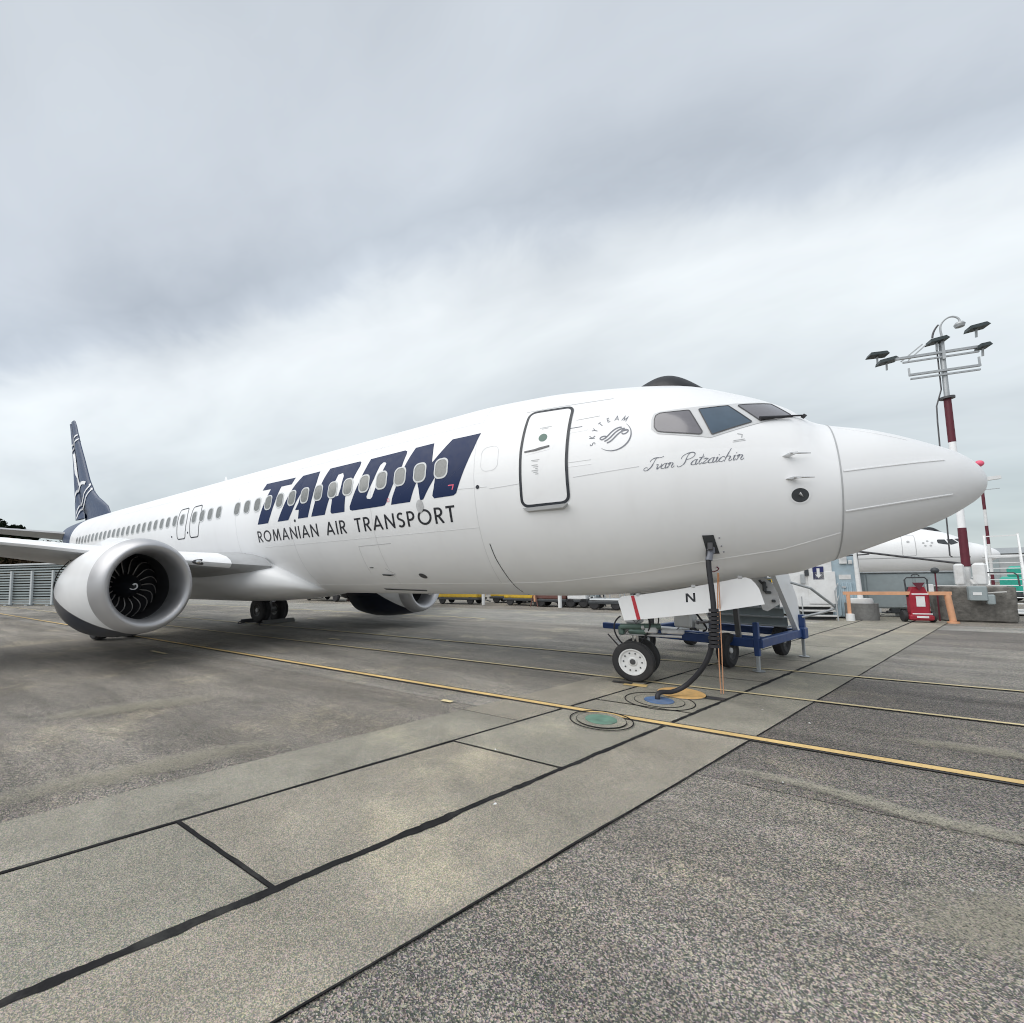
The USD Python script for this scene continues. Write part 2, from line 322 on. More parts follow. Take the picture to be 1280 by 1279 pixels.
# lanes laid in the other direction, far to the left and behind
jx = lambda x0, y: x0+SL*y
sheet([(jx(-4.74, -2.9), -2.9), (jx(-4.74, 8.0), 8.0), (-120, 8.0), (-120, -2.9)], -.008, 'asphalt_lane', 'asphalt_lane')
sheet([(jx(-4.74, 8.0), 8.0), (jx(-4.74, 13.5), 13.5), (-120, 13.5), (-120, 8.0)], -.008, 'concrete_lane', 'pale_band')
sheet([(jx(-1.78, -3.6), -3.6), (40, -3.6), (40, 1.9), (jx(-1.78, 1.9), 1.9)], -.008, 'asphalt_lane', 'asphalt_dark')
sheet([(jx(-1.78, 1.9), 1.9), (40, 1.9), (40, 7.2), (jx(-1.78, 7.2), 7.2)], -.008, 'asphalt_lane', 'asphalt_lane')
sheet([(jx(-1.78, 7.2), 7.2), (40, 7.2), (40, 11.4), (jx(-1.78, 11.4), 11.4)], -.008, 'asphalt_lane', 'asphalt_dark')
sheet([(jx(-1.78, 11.4), 11.4), (40, 11.4), (40, 13.1), (jx(-1.78, 13.1), 13.1)], -.008, 'concrete_lane', 'pale_band')
Y0, Y1 = -14.2, 19.0
sheet([(jx(-4.76, Y0), Y0), (jx(-1.772, Y0), Y0), (jx(-1.772, Y1), Y1), (jx(-4.76, Y1), Y1)], -.0075, 'sealant_bed', 'sealant')
def slab(x0, x1, ya, yb, m):
    g = .012
    c = .006
    top = [(jx(x0, ya), ya+g), (jx(x1, ya), ya+g), (jx(x1, yb), yb-g), (jx(x0, yb), yb-g)]
    cen = np.mean(top, 0); v = []
    for (x, y) in top:
        dx, dy = np.sign(cen[0]-x), np.sign(cen[1]-y)
        v += [(x, y, -.0074), (x, y, -c), (x+c*dx*1.5, y+c*dy*1.5, 0.0)]
    me = hull(v); part(apron, 'concrete_slab', me, m, smooth=False)
ys = [-14.18, -11.68, -9.18, -6.68, -4.18, -1.68, .82, 3.32, 5.82, 8.32, 10.82, 13.32, 15.82, 18.32]
for i in range(len(ys)-1):
    slab(-3.865, -2.625, ys[i], ys[i+1], 'concrete_%d' % ((i*2+1) % 3))
for i, (a, b) in enumerate([(-14.2, -9.0), (-9.0, -2.35), (-2.35, 3.3), (3.3, 9.5), (9.5, 19)]):
    slab(-2.595, -1.78, a, b, 'concrete_%d' % (i % 3)); slab(-4.74, -3.90, a-.8, b-.8, 'concrete_%d' % ((i+2) % 3))
def ribbon(x0, ya, yb, w, nm, m, z=.003, rough=.35, seed=1, n=160, slow=0.0):
    y = np.linspace(ya, yb, n); r = np.random.default_rng(seed)
    w = w*(1+slow*2*np.clip(meshkit.fbm(np.c_[y*.8+seed, y*0, y*0], 3, seed)-.42, 0, 1))
    def wob(s): 
        k = r.normal(size=n); k = np.convolve(k, np.ones(3)/3, 'same')*.8+np.convolve(k, np.ones(11)/11, 'same')*1.6; return k
    L = jx(x0-w/2, y)-abs(wob(0))*w*rough; Rr = jx(x0+w/2, y)+abs(wob(1))*w*rough
    v = np.vstack([np.c_[L, y, 0*y+z], np.c_[Rr, y, 0*y+z]]); f = []
    for i in range(n-1): f += [(i, n+i, n+i+1), (i, n+i+1, i+1)]
    return part(apron, nm, TM(v, f), m, smooth=False)
ribbon(-2.61, -14, 19, .038, 'sealant_strip', 'sealant', seed=3, rough=.20, n=1300, slow=.55)
ribbon(-3.878, -14, 19, .026, 'sealant_strip', 'sealant', seed=5, rough=.2, n=500)
ribbon(-1.772, -14, 19, .008, 'sealant_strip', 'sealant', seed=6, rough=.5, n=400)
def cross(xa, xb, y, w, seed):
    r = np.random.default_rng(seed); n = 24; t = np.linspace(0, 1, n); x = jx(xa, y)+(xb-xa)*t; k = np.convolve(r.normal(size=n)*.003, np.ones(3)/3, 'same')
    v = np.vstack([np.c_[x, y-w/2+k, 0*x+.0031], np.c_[x, y+w/2+k, 0*x+.0031]]); f = []
    for i in range(n-1): f += [(i, i+1, n+i+1), (i, n+i+1, n+i)]
    part(apron, 'sealant_strip', TM(v, f), 'sealant', smooth=False)
for i, y in enumerate(ys[2:9]): cross(-3.87, -2.62, y, (.03, .028, .016, .02, .02, .02, .02)[i], 20+i)
# painted lines along the aircraft's axis
def line(y, xa, xb, w, m, z):
    sheet([(xa, y-w/2), (xb, y-w/2), (xb, y+w/2), (xa, y+w/2)], z, 'painted_line', m)
line(-2.31, -60, 30, .19, 'line_black', .0045); line(-2.31, -60, 30, .105, 'line_yellow', .0085)
line(-.15, -60, 30, .11, 'line_black', .0045); line(2.06, -60, 30, .11, 'line_black', .0045); line(-.15, -60, 30, .07, 'line_pale', .0085); line(2.06, -60, 30, .07, 'line_pale', .0085); line(8.4, -60, -12, .12, 'line_pale', .0085)
sheet([(-4.30, -.62), (-3.95, -.60), (-3.95, -.42), (-4.30, -.44)], .0085, 'painted_mark', 'line_yellow')
sheet([(-4.50, -.52), (-4.18, -.52), (-4.18, -.40), (-4.50, -.40)], .0125, 'painted_mark', 'line_black')
sheet([(-3.16, -.83), (-2.90, -.83), (-2.86, -.66), (-3.12, -.66)], .0085, 'metal_cover', 'dark_metal')
for (x, y, w) in ((-15.6, -3.4, .9), (-13.2, .6, .5), (-6.35, -3.0, .18), (-19.5, 4.6, .6)):
    sheet([(x, y), (x+w, y), (x+w, y+.09), (x, y+.09)], .0085, 'painted_mark', 'line_pale')
r_ = np.random.default_rng(4)
for _ in range(12):                                           # loose pale chips lying on the concrete
    y = r_.uniform(-7.6, -1.0); x = jx(r_.uniform(-4.6, 1.4), y); s = r_.uniform(.004, .009)
    part(apron, 'stone_chip', hull(np.array([x, y, .008])+r_.normal(size=(8, 3))*[s, s, s*.4]), 'dull_white', smooth=False)
# worn crescent of pale cement on the right field
def stain_mat(name, col, k, sc=5.0):
    MATS[name] = usdkit.material(stage, '/World/Looks/'+name, {
        'a': ('attribute', {'attribute': 'edge'}), 'g': ('geometry', {}), 'n': ('noise_texture', {'scale': sc, 'detail': 9.0, 'roughness': .75}), 'n2': ('noise_texture', {'scale': 60.0, 'detail': 5.0, 'roughness': .8}),
        'x': math_n('multiply'), 'm': ('map_range', {'from_min': .30, 'from_max': .70, 'to_min': 0.0, 'to_max': k, 'clamp': True}), 'y': math_n('multiply'), 'q': ('map_range', {'from_min': .40, 'from_max': .58, 'to_min': 0.0, 'to_max': 1.0, 'clamp': True}),
        'd': ('diffuse_bsdf', {'color': col}), 't': ('transparent_bsdf', {}), 'mix': ('mix_closure', {})},
        [('g.position', 'n.vector'), ('g.position', 'n2.vector'), ('a.fac', 'x.value1'), ('n.fac', 'x.value2'), ('x.value', 'm.value'), ('m.result', 'y.value1'), ('n2.fac', 'q.value'), ('q.result', 'y.value2'), ('y.value', 'mix.fac'), ('t.BSDF', 'mix.closure1'), ('d.BSDF', 'mix.closure2')], surface='mix.closure')
stain_mat('cement_stain', (.38, .36, .29), .95, 9.0); stain_mat('oil_stain', (.06, .058, .054), .5, 5.0); stain_mat('dust_stain', (.34, .32, .255), .8, 6.0)
def stain(pts, w, m, z):
    q = smoothpath([(x, y, 0) for x, y in pts], 40)[:, :2]; t = np.gradient(q, axis=0); t /= np.linalg.norm(t, axis=1)[:, None]; nrm = np.c_[-t[:, 1], t[:, 0]]
    off = np.linspace(-1, 1, 9); ends = np.sin(np.linspace(0, np.pi, 40))**.5; v = []; e = []
    for k in range(40):
        for o in off: v.append([*(q[k]+nrm[k]*o*w*.5), z]); e.append(1.5*(1-abs(o)**1.5)*ends[k])
    f = []
    for k in range(39):
        for o in range(8): f += [(k*9+o, k*9+o+9, k*9+o+10), (k*9+o, k*9+o+10, k*9+o+1)]
    me = TM(v, f); 
    if me.face_normals[:, 2].mean() < 0: me.invert()
    mm = usdkit.mesh(stage, path_for('/World/apron', 'stain'), me, MATS[m])
    UsdGeom.PrimvarsAPI(mm).CreatePrimvar('edge', Sdf.ValueTypeNames.FloatArray, 'vertex').Set([float(x) for x in e])
STAINS = [([(-3.0, -3.42), (-2.6, -3.36), (-2.1, -3.40), (-1.75, -3.5), (-1.4, -3.56), (-1.0, -3.52), (-.4, -3.55)], .34, 'cement_stain'),
    ([(-8.0, -7.8), (-7.62, -6.8), (-7.25, -5.9), (-6.9, -5.0)], .75, 'dust_stain'), 
    ([(-10.5, -6.8), (-9.9, -5.5), (-9.3, -4.6)], 1.0, 'dust_stain'), 
    ([(-4.9, -.6), (-4.3, -.3), (-3.7, -.2)], .5, 'oil_stain'), 
    ([(-1.5, -1.6), (-.6, -1.5), (.6, -1.6)], .5, 'dust_stain'), ([(-1.0, .9), (.6, 1.0), (2.2, .9)], .6, 'oil_stain'), ([(-2.0, -5.2), (-1.4, -4.6), (-.6, -4.4)], .8, 'dust_stain'),
    ([(-20.6, 2.2), (-19.0, 3.0), (-17.5, 3.1)], 1.6, 'oil_stain')]
for n_, (pts, w, m) in enumerate(STAINS): stain(pts, w, m, .0145+.0005*n_)

# hydrant pits
def pit(name, label, x, y, rings, mcap, cap_r, zbase=.0045):
    t = thing(name, label, 'pit cover', (x, y, 0))
    z = zbase
    for i, (ro, ri, m) in enumerate(rings):
        p = sg.Point(0, 0).buffer(ro, quad_segs=16)
        if ri > 0: p = p.difference(sg.Point(0, 0).buffer(ri, quad_segs=16))
        me = trimesh.creation.extrude_polygon(p, .006, engine='earcut'); me.apply_translation([0, 0, zbase-.002])
        part(t, 'rim', me, m)
    part(t, 'lid', lathe([(.001, 0), (cap_r, 0), (cap_r, .010), (cap_r-.02, .016), (.001, .018)], c=(0, 0, zbase), n=40), mcap)
    return t
pit('blue_hydrant_pit', 'round blue pit cover with dark rings, the black hose plugged in', -3.66, -1.30, [(.46, .448, 'sealant'), (.33, .322, 'sealant'), (.322, .20, 'concrete_2')], 'pit_blue', .195)
pit('yellow_pit_cover', 'round faded yellow pit cover beside the nose wheel', -3.44, -.70, [(.34, .325, 'pit_grey')], 'pit_yellow', .325)
pit('green_pit_cover', 'round worn green pit cover beside the broad yellow line', -4.13, -2.62, [(.38, .368, 'sealant'), (.30, .293, 'sealant'), (.293, .19, 'concrete_2')], 'pit_green', .19, zbase=.0135)
cross(-3.87, -2.62, -1.68, .02, 90)

# ------------------------------------------------------------------ the airliner's body
KN = np.array([0, .05, .2, .5, 1.0, 1.62, 1.9, 2.5, 3.2, 4.2, 5.5, 7.0])
ZN, ZC = 2.922, 3.587
tT = ZN+np.array([0, .172, .384, .587, .853, 1.093, 1.368, 1.74, 2.059, 2.283, 2.464, 0]); tT[-1] = ZC+1.88
tB = ZN+np.array([0, -.142, -.296, -.492, -.722, -.982, -1.09, -1.18, -1.29, -1.42, -1.475, 0]); tB[-1] = ZC-2.13
tW = np.array([0, .189, .347, .576, .856, 1.132, 1.241, 1.43, 1.588, 1.734, 1.857, 1.88])
kt = np.array([24.0, 26, 29, 32, 35, 37.2, 38.1]); K2 = np.r_[KN, kt]
T2 = np.r_[tT, ZC+1.88, ZC+1.88, ZC+1.87, ZC+1.86, ZC+1.84, ZC+1.72, ZC+1.5]
B2 = np.r_[tB, ZC-2.13, ZC-2.10, ZC-1.70, ZC-.95, ZC-.02, ZC+.82, ZC+1.22]
W2 = np.r_[tW, 1.88, 1.88, 1.76, 1.42, .90, .42, .14]
fT, fB, fW = (PchipInterpolator(K2, a) for a in (T2, B2, W2))
def sect(d):
    d = np.clip(d, 0, 38.1); T, B, W = fT(d), fB(d), fW(d)
    return T, B, W, B+(T-B)*np.interp(d, [0, 2, 4, 7], [.5, .5, .51, 2.13/4.01])
def side_y(x, z):
    T, B, W, Mz = sect(-x); h = np.where(z > Mz, T-Mz, Mz-B)
    return W*np.sqrt(np.clip(1-((z-Mz)/np.maximum(h, 1e-4))**2, 1e-5, 1))
def on_side(x, z, off=0.0, s=-1):
    """points on the fuselage flank (s = -1 starboard) pushed out by off along the normal"""
    x, z = np.asarray(x, float), np.asarray(z, float); e = .004
    y = side_y(x, z); dx = (side_y(x+e, z)-side_y(x-e, z))/(2*e); dz = (side_y(x, z+e)-side_y(x, z-e))/(2*e)
    n = np.stack([-dx, np.ones_like(y), -dz], -1); n /= np.linalg.norm(n, axis=-1, keepdims=True)
    p = np.stack([x, y, z], -1)+n*np.broadcast_to(np.asarray(off, float)[..., None], n.shape)
    p[..., 1] *= s; return p
def decal(poly, off=.004, s=-1, size=.16, origin=(0, 0, 0)):
    """a sheet of paint on the flank: poly in (x, z)"""
    gs = list(getattr(poly, 'geoms', [poly])); out = []
    for g in gs:
        if g.is_empty or g.area < 1e-6 or not hasattr(g, 'exterior'): continue
        g = g.segmentize(size)
        v, f = trimesh.creation.triangulate_polygon(g, engine='earcut')
        v3 = np.c_[v, 0*v[:, 0]]
        v3, f = trimesh.remesh.subdivide_to_size(v3, f, size*1.6, max_iter=8)
        m = TM(on_side(v3[:, 0], v3[:, 1], off, s), f)
        if (m.face_normals[:, 1]*m.area_faces).sum()*s < 0: m.invert()
        out.append(m)
    return trimesh.util.concatenate(out)
def shell(poly, off=.012, s=-1, size=.12):
    """as decal but with edges that reach down to the skin"""
    top = decal(poly, off, s, size); e = trimesh.grouping.group_rows(top.edges_sorted, require_count=1)
    ed = top.edges[e]; low = decal(poly, -.004, s, size).vertices if False else None
    v = top.vertices; n = len(v); base = v.copy(); base[:, 1] -= s*(off+.004)
    f = [top.faces]+[np.array([[a, n+b, b], [a, n+a, n+b]]) for a, b in ed]
    return TM(np.vstack([v, base]), np.vstack(f))

def outline(pts, w, r): p = roundpoly(pts, r); return p.buffer(w*.5).difference(p.buffer(-w*.5))
air = thing('airliner', 'large white passenger jet with navy tail, engines and lettering, nose to the right', 'airliner')
nth = 112; th = np.linspace(0, 2*np.pi, nth, endpoint=False)
def ring(d):
    T, B, W, Mz = sect(d); c, s = np.cos(th), np.sin(th)
    return np.stack([0*th-d, W*c, Mz+np.where(s > 0, T-Mz, Mz-B)*s], 1)
SEAM = 1.485
def body_mesh(ds, c0, c1): return loft([ring(d) for d in ds], c0, c1)
ds = np.r_[SEAM, np.arange(1.52, 7.2, .07), np.arange(7.2, 24, .7), np.arange(24, 30.7, .3)]
part(air, 'fuselage', body_mesh(ds, False, False), 'white_paint', smooth=True)
part(air, 'tail_cone', body_mesh(np.r_[ds[-1], np.arange(ds[-1]+.3, 38.1, .3), 38.1], False, True), 'tail_navy', smooth=True)
rd = np.r_[0.0005, .004, .012, .025, .04, .06, .09, .13, np.arange(.18, SEAM-.02, .05), SEAM-.012]
radome = part(air, 'radome', body_mesh(rd, True, False), 'radome_paint', smooth=True)
def seam_ring(d, w, off, m, parent=air):
    a, b = ring(d-w/2), ring(d+w/2); c = np.array([0, 0, float(sect(d)[3])])
    def out(r): 
        q = r.copy(); q[:, 1:] = c[1:]+(q[:, 1:]-c[1:])*(1+off/1.1); return q
    part(parent, 'seam', loft([out(a), out(b)], False, False), m, smooth=False)
seam_ring(SEAM-.003, .016, .003, 'seam_grey', air)
# lightning strips along the radome
def strip(pts, w, off, m, parent, nm='seam', s=-1):
    pts = np.asarray(pts, float); L = sg.LineString(pts).segmentize(.08); q = np.array(L.coords)
    p = on_side(q[:, 0], q[:, 1], off, s); t = np.gradient(p, axis=0); t /= np.linalg.norm(t, axis=1)[:, None]
    nrm = on_side(q[:, 0], q[:, 1], off+1, s)-p; bb = np.cross(t, nrm); bb /= np.linalg.norm(bb, axis=1)[:, None]
    n = len(p); base = p-nrm*(off+.002)
    v = np.vstack([p-bb*w/2, p+bb*w/2, base-bb*w*.8, base+bb*w*.8]); f = []
    for i in range(n-1):
        for a, b in ((0, n), (2*n, 0), (n, 3*n)):
            f += [(a+i, b+i, b+i+1), (a+i, b+i+1, a+i+1)]
    m_ = TM(v, f); 
    if (m_.face_normals[:, 1]*m_.area_faces).sum()*s < 0: m_.invert()
    return part(parent, nm, m_, m, smooth=False)
for s in (-1, 1):
    strip([(-1.46, 3.09), (-.47, 3.18)], .014, .008, 'radome_paint', radome, 'lightning_strip', s)
    strip([(-1.46, 2.59), (-.42, 2.75)], .014, .008, 'radome_paint', radome, 'lightning_strip', s)
strip([(-1.40, 3.78), (-.75, 3.50)], .010, .005, 'radome_paint', radome, 'lightning_strip', -1)
# lap joints and skin seams
for pts, w, m in ([(-6.05, 3.36), (-5.50, 3.37)], .008, 'seam_faint'), ([(-4.62, 3.36), (-3.70, 3.40)], .008, 'seam_faint'), \
        ([(-24, 1.70), (-6.2, 1.71), (-5.2, 1.73), (-3.9, 1.865), (-3.0, 2.013), (-2.1, 2.144), (-1.5, 2.33)], .016, 'seam_light'), \
        ([(-5.50, 4.72), (-4.10, 4.68)], .009, 'seam_grey'), ([(-4.60, 4.33), (-4.25, 4.34)], .008, 'seam_grey'), \
        ([(-9.49, 2.56), (-8.52, 2.57)], .008, 'seam_grey'), ([(-9.49, 2.56), (-9.52, 1.98)], .006, 'seam_faint'), ([(-6.77, 3.44), (-6.1, 3.40)], .006, 'seam_faint'), \
        ([(-23, 2.62), (-14.0, 2.62)], .006, 'seam_grey'), ([(-5.0, 3.60), (-4.35, 3.60)], .006, 'seam_faint'), ([(-5.0, 3.53), (-4.35, 3.53)], .006, 'seam_light'),\
        ([(-4.70, 4.12), (-4.42, 4.12)], .03, 'seam_light'), ([(-4.70, 4.19), (-4.5, 4.19)], .012, 'grey_text'):
    strip(pts, w, .003, m, air)
for xx in (-6.35, -8.9, -11.7, -14.2): strip([(xx, 1.72), (xx, 2.4), (xx, 3.2), (xx, 3.6), (xx, 4.6), (xx, 5.2)], .006, .0025, 'seam_faint', air)
strip([(-24, 4.72), (-6.35, 4.72)], .006, .0025, 'seam_faint', air); strip([(-13.0, 2.72), (-6.35, 2.72)], .005, .0025, 'seam_faint', air)
strip([(-6.22, 2.43), (-6.20, 2.18), (-6.15, 1.91), (-6.11, 1.62), (-6.08, 1.47)], .012, .004, 'black_text', air, 'red_arc')
# crown hump
hm = []
for d in np.linspace(2.72, 4.05, 26):
    T, B, W, Mz = sect(d); k = (d-2.72)/1.33; h = .25*max(0, math.sin(math.pi*k))**1.6*(1+.3*(k-.5)); wd = .52*max(.02, math.sin(math.pi*k))**.7
    a = np.linspace(-np.pi/2, np.pi/2, 21); y = wd*np.sin(a); zs = Mz+(T-Mz)*np.sqrt(np.clip(1-(y/W)**2, 0, 1))
    hm.append(np.stack([0*y-d, y, zs-.03+(h+.03)*np.cos(a)**1.2], 1))
part(air, 'crown_fairing', loft(hm, False, False, closed=False), 'spinner_black', smooth=True)
# blade antennas on the crown
for x, h, c in ((-18.3, .34, .34), (-9.3, .06, .2), (-12.5, .04, .2)):
    T = float(sect(-x)[0]); part(air, 'antenna', hull([(x-c/2, -.02, T-.05), (x+c/2, -.02, T-.05), (x-c/2, .02, T-.05), (x+c/2, .02, T-.05), (x-c*.45, 0, T+h), (x-c*.1, 0, T+h)]), 'white_paint')
# passenger windows
WX = [-7.07-.508*k for k in range(15)]+[-15.20-.508*k for k in range(4)]+[-17.55]+[-18.09-.508*k for k in range(22)]
WZ = 3.888
def rrect(cx, cz, w, h, r): return sg.box(cx-w/2+r, cz-h/2+r, cx+w/2-r, cz+h/2-r).buffer(r, quad_segs=6)
for x in WX:
    if x < -29.3: continue
    fr = part(air, 'cabin_window', shell(rrect(x, WZ, .315, .405, .12).difference(rrect(x, WZ, .262, .345, .105)), .009, size=.09), 'window_frame')
    part(fr, 'pane', decal(rrect(x, WZ, .270, .353, .11), .0055, size=.1), 'window_pane')
# front service door
dp = [(-5.475, 3.03), (-4.70, 3.03), (-4.70, 4.62), (-5.435, 4.66)]
dp = [(-5.47, 2.985), (-4.705, 2.985), (-4.715, 3.6), (-4.69, 4.635), (-5.42, 4.67), (-5.465, 3.9)]
door = part(air, 'service_door', decal(roundpoly(dp, .10).buffer(-.02), .006, size=.12), 'white_paint', smooth=True)
part(door, 'door_seal', decal(outline(dp, .045, .11), .010, size=.08), 'door_seal', smooth=True)
part(door, 'handle_recess', shell(roundpoly([(-5.40, 3.86), (-5.36, 3.83), (-4.98, 3.87), (-4.98, 3.93), (-5.02, 3.95), (-5.40, 3.92)], .02), .008), 'seam_light')
part(door, 'handle', shell(sg.Polygon([(-5.40, 3.90), (-5.22, 3.91), (-5.15, 3.925), (-4.99, 3.94), (-4.99, 3.915), (-5.14, 3.89), (-5.2, 3.88), (-5.40, 3.88)]), .02), 'dark_metal')
part(door, 'door_window', shell(sg.Point(-5.105, 4.10).buffer(.070), .009), 'hydraulic_green')
tx = [sg.box(-5.18, 4.285, -4.98, 4.297), sg.box(-5.14, 4.262, -5.03, 4.272), sg.box(-5.28, 3.715, -5.14, 3.728), sg.box(-5.26, 3.695, -5.16, 3.703)]+[sg.box(-5.27+.03*(i % 3), 3.63-.03*i, -5.17+.01*(i % 2), 3.645-.03*i) for i in range(6)]
part(door, 'small_print', decal(unary_union(tx), .0075), 'seam_grey')
sp = on_side([-5.48, -5.40, -4.77, -4.69], [2.945]*4, .0)
part(air, 'door_sill', hull([(-5.44, sp[1, 1]+.05, 2.95), (-4.73, sp[1, 1]+.05, 2.95), (-5.46, sp[1, 1]-.05, 2.955), (-4.70, sp[1, 1]-.05, 2.955), (-5.38, sp[1, 1]-.035, 2.90), (-4.79, sp[1, 1]-.035, 2.90), (-5.38, sp[1, 1]+.04, 2.88), (-4.79, sp[1, 1]+.04, 2.88)]), 'seam_grey', smooth=False)
# overwing exits
for ex in ([(-17.86, 3.245), (-17.31, 3.245), (-17.20, 3.84), (-17.29, 4.265), (-17.86, 4.25)], [(-16.96, 3.245), (-16.42, 3.245), (-16.31, 3.84), (-16.40, 4.265), (-16.96, 4.25)]):
    part(air, 'overwing_exit', decal(outline(ex, .035, .10), .004, size=.1), 'door_seal', smooth=True)
for x, z in ((-16.2-.9, 3.42), (-18.25, 3.36), (-11.5, 3.30), (-6.28, 3.42)):
    part(air, 'static_port', decal(sg.Point(x, z).buffer(.035), .0065), 'door_seal')
# ghost outline of the blanked window ahead of the lettering
part(air, 'blanked_window', decal(rrect(-6.05, 3.90, .33, .45, .12).buffer(.004).difference(rrect(-6.05, 3.90, .33, .45, .12).buffer(-.004)), .003), 'seam_faint')
# the big name
letters = {
 'letter_t': ([(-13.04, 4.475), (-11.745, 4.455), (-11.80, 4.275), (-12.24, 4.275), (-12.35, 3.87), (-12.49, 3.57), (-12.63, 3.335), (-13.11, 3.335), (-12.95, 3.67), (-12.80, 3.98), (-12.70, 4.27), (-13.10, 4.28)], None),
 'letter_a': ([(-11.44, 4.455), (-10.79, 4.465), (-10.765, 4.18), (-10.82, 3.83), (-10.90, 3.55), (-10.99, 3.335), (-11.37, 3.335), (-11.32, 3.55), (-11.47, 3.56), (-11.34, 3.74), (-11.285, 3.97), (-11.45, 3.76), (-11.60, 3.53), (-11.76, 3.335), (-12.21, 3.335), (-11.97, 3.69), (-11.77, 4.02), (-11.62, 4.25)], None),
 'letter_r': ([(-10.43, 4.475), (-9.42, 4.475), (-9.365, 4.44), (-9.36, 4.34), (-9.48, 4.05), (-9.59, 3.81), (-9.67, 3.66), (-9.705, 3.335), (-10.13, 3.335), (-10.17, 3.38), (-10.11, 3.65), (-10.15, 3.71), (-9.905, 3.72), (-9.845, 3.89), (-9.82, 4.18), (-9.88, 4.265), (-10.03, 4.245), (-10.10, 4.03), (-10.22, 3.66), (-10.37, 3.335), (-10.86, 3.335), (-10.75, 3.58), (-10.62, 3.93), (-10.53, 4.22)], None),
 'letter_o': ([(-9.08, 4.465), (-8.10, 4.475), (-8.035, 4.44), (-8.025, 4.37), (-8.07, 4.11), (-8.25, 3.76), (-8.44, 3.40), (-8.49, 3.345), (-8.57, 3.335), (-9.46, 3.335), (-9.525, 3.36), (-9.53, 3.43), (-9.27, 3.93), (-9.15, 4.23)],
              [(-8.99, 3.54), (-8.89, 3.52), (-8.84, 3.56), (-8.67, 3.90), (-8.54, 4.25), (-8.58, 4.29), (-8.64, 4.30), (-8.71, 4.25), (-8.82, 3.95), (-9.01, 3.59)]),
 'letter_m': ([(-8.32, 3.335), (-7.82, 3.335), (-7.72, 3.56), (-7.63, 3.73), (-7.59, 3.54), (-7.57, 3.335), (-7.49, 3.345), (-7.36, 3.53), (-7.19, 3.75), (-7.23, 3.53), (-7.27, 3.39), (-7.23, 3.335), (-6.79, 3.335), (-6.73, 3.37), (-6.67, 3.51), (-6.50, 3.90), (-6.39, 4.17), (-6.31, 4.46), (-6.60, 4.46), (-6.92, 4.465), (-7.11, 4.25), (-7.30, 4.04), (-7.32, 4.25), (-7.36, 4.48), (-7.82, 4.475), (-7.91, 4.28), (-7.99, 4.10), (-8.13, 3.78), (-8.28, 3.47)], None)}
for nm, (o, i) in letters.items():
    p = sg.Polygon(o, [i] if i else None).buffer(0).buffer(.008, join_style='mitre').buffer(-.008)
    part(air, nm, decal(p, .0035, size=.14), 'navy_paint', smooth=True)
part(air, 'red_mark', decal(sg.Polygon([(-6.90, 3.54), (-6.77, 3.54), (-6.80, 3.44), (-6.825, 3.44), (-6.80, 3.52), (-6.90, 3.52)]), .005), 'pink_red')
part(air, 'red_mark', decal(sg.Polygon([(-8.42, 3.47), (-8.36, 3.47), (-8.36, 3.40), (-8.42, 3.40)]).difference(sg.box(-8.41, 3.41, -8.37, 3.46)), .005), 'pink_red')
# sub title in single-stroke capitals
def cap_letter(ch):
    S_ = lambda *l: list(l)
    if ch == 'R': return .56, S_([(.07, 0), (.07, 1)], [(.0, .93), (.24, .93)]+arcpts(.24, .70, .23, .23, 90, -90, 10)+[(.07, .47)], [(.25, .47), (.53, 0)])
    if ch == 'O': return .94, S_(arcpts(.47, .5, .40, .43, 0, 360, 30))
    if ch == 'M': return .92, S_([(.07, 0), (.17, .98), (.46, .16), (.75, .98), (.85, 0)])
    if ch == 'A': return .78, S_([(.05, 0), (.39, .97), (.73, 0)], [(.17, .30), (.61, .30)])
    if ch == 'N': return .74, S_([(.07, 0), (.07, .93), (.67, .07), (.67, 1)])
    if ch == 'I': return .14, S_([(.07, 0), (.07, 1)])
    if ch == 'T': return .56, S_([(0, .93), (.56, .93)], [(.28, 0), (.28, .95)])
    if ch == 'S': return .54, S_(arcpts(.27, .725, .19, .20, 40, 265, 12)+arcpts(.27, .275, .21, .21, 80, -145, 12))
    if ch == 'P': return .56, S_([(.07, 0), (.07, 1)], [(.0, .93), (.24, .93)]+arcpts(.24, .68, .24, .25, 90, -90, 10)+[(.07, .43)])
    return .42, []
def caps_width(t): return sum(cap_letter(c)[0]+.20 for c in t)-.20
txt = 'ROMANIAN AIR TRANSPORT'; H = .30; x0, x1, zb = -13.18, -6.80, 2.862; kx = (x1-x0)/(caps_width(txt))
cx = x0
for c in txt:
    w, L = cap_letter(c)
    if L:
        g = stroke(L, .135); g = g.intersection(sg.box(-1, 0, 2, 1)) if c not in 'OS' else g
        part(air, 'letter_'+c.lower()+'_black', decal(affinity.affine_transform(g, [kx, 0, 0, H, cx, zb]), .004, size=.12), 'black_text', smooth=True)
    cx += (w+.20)*kx
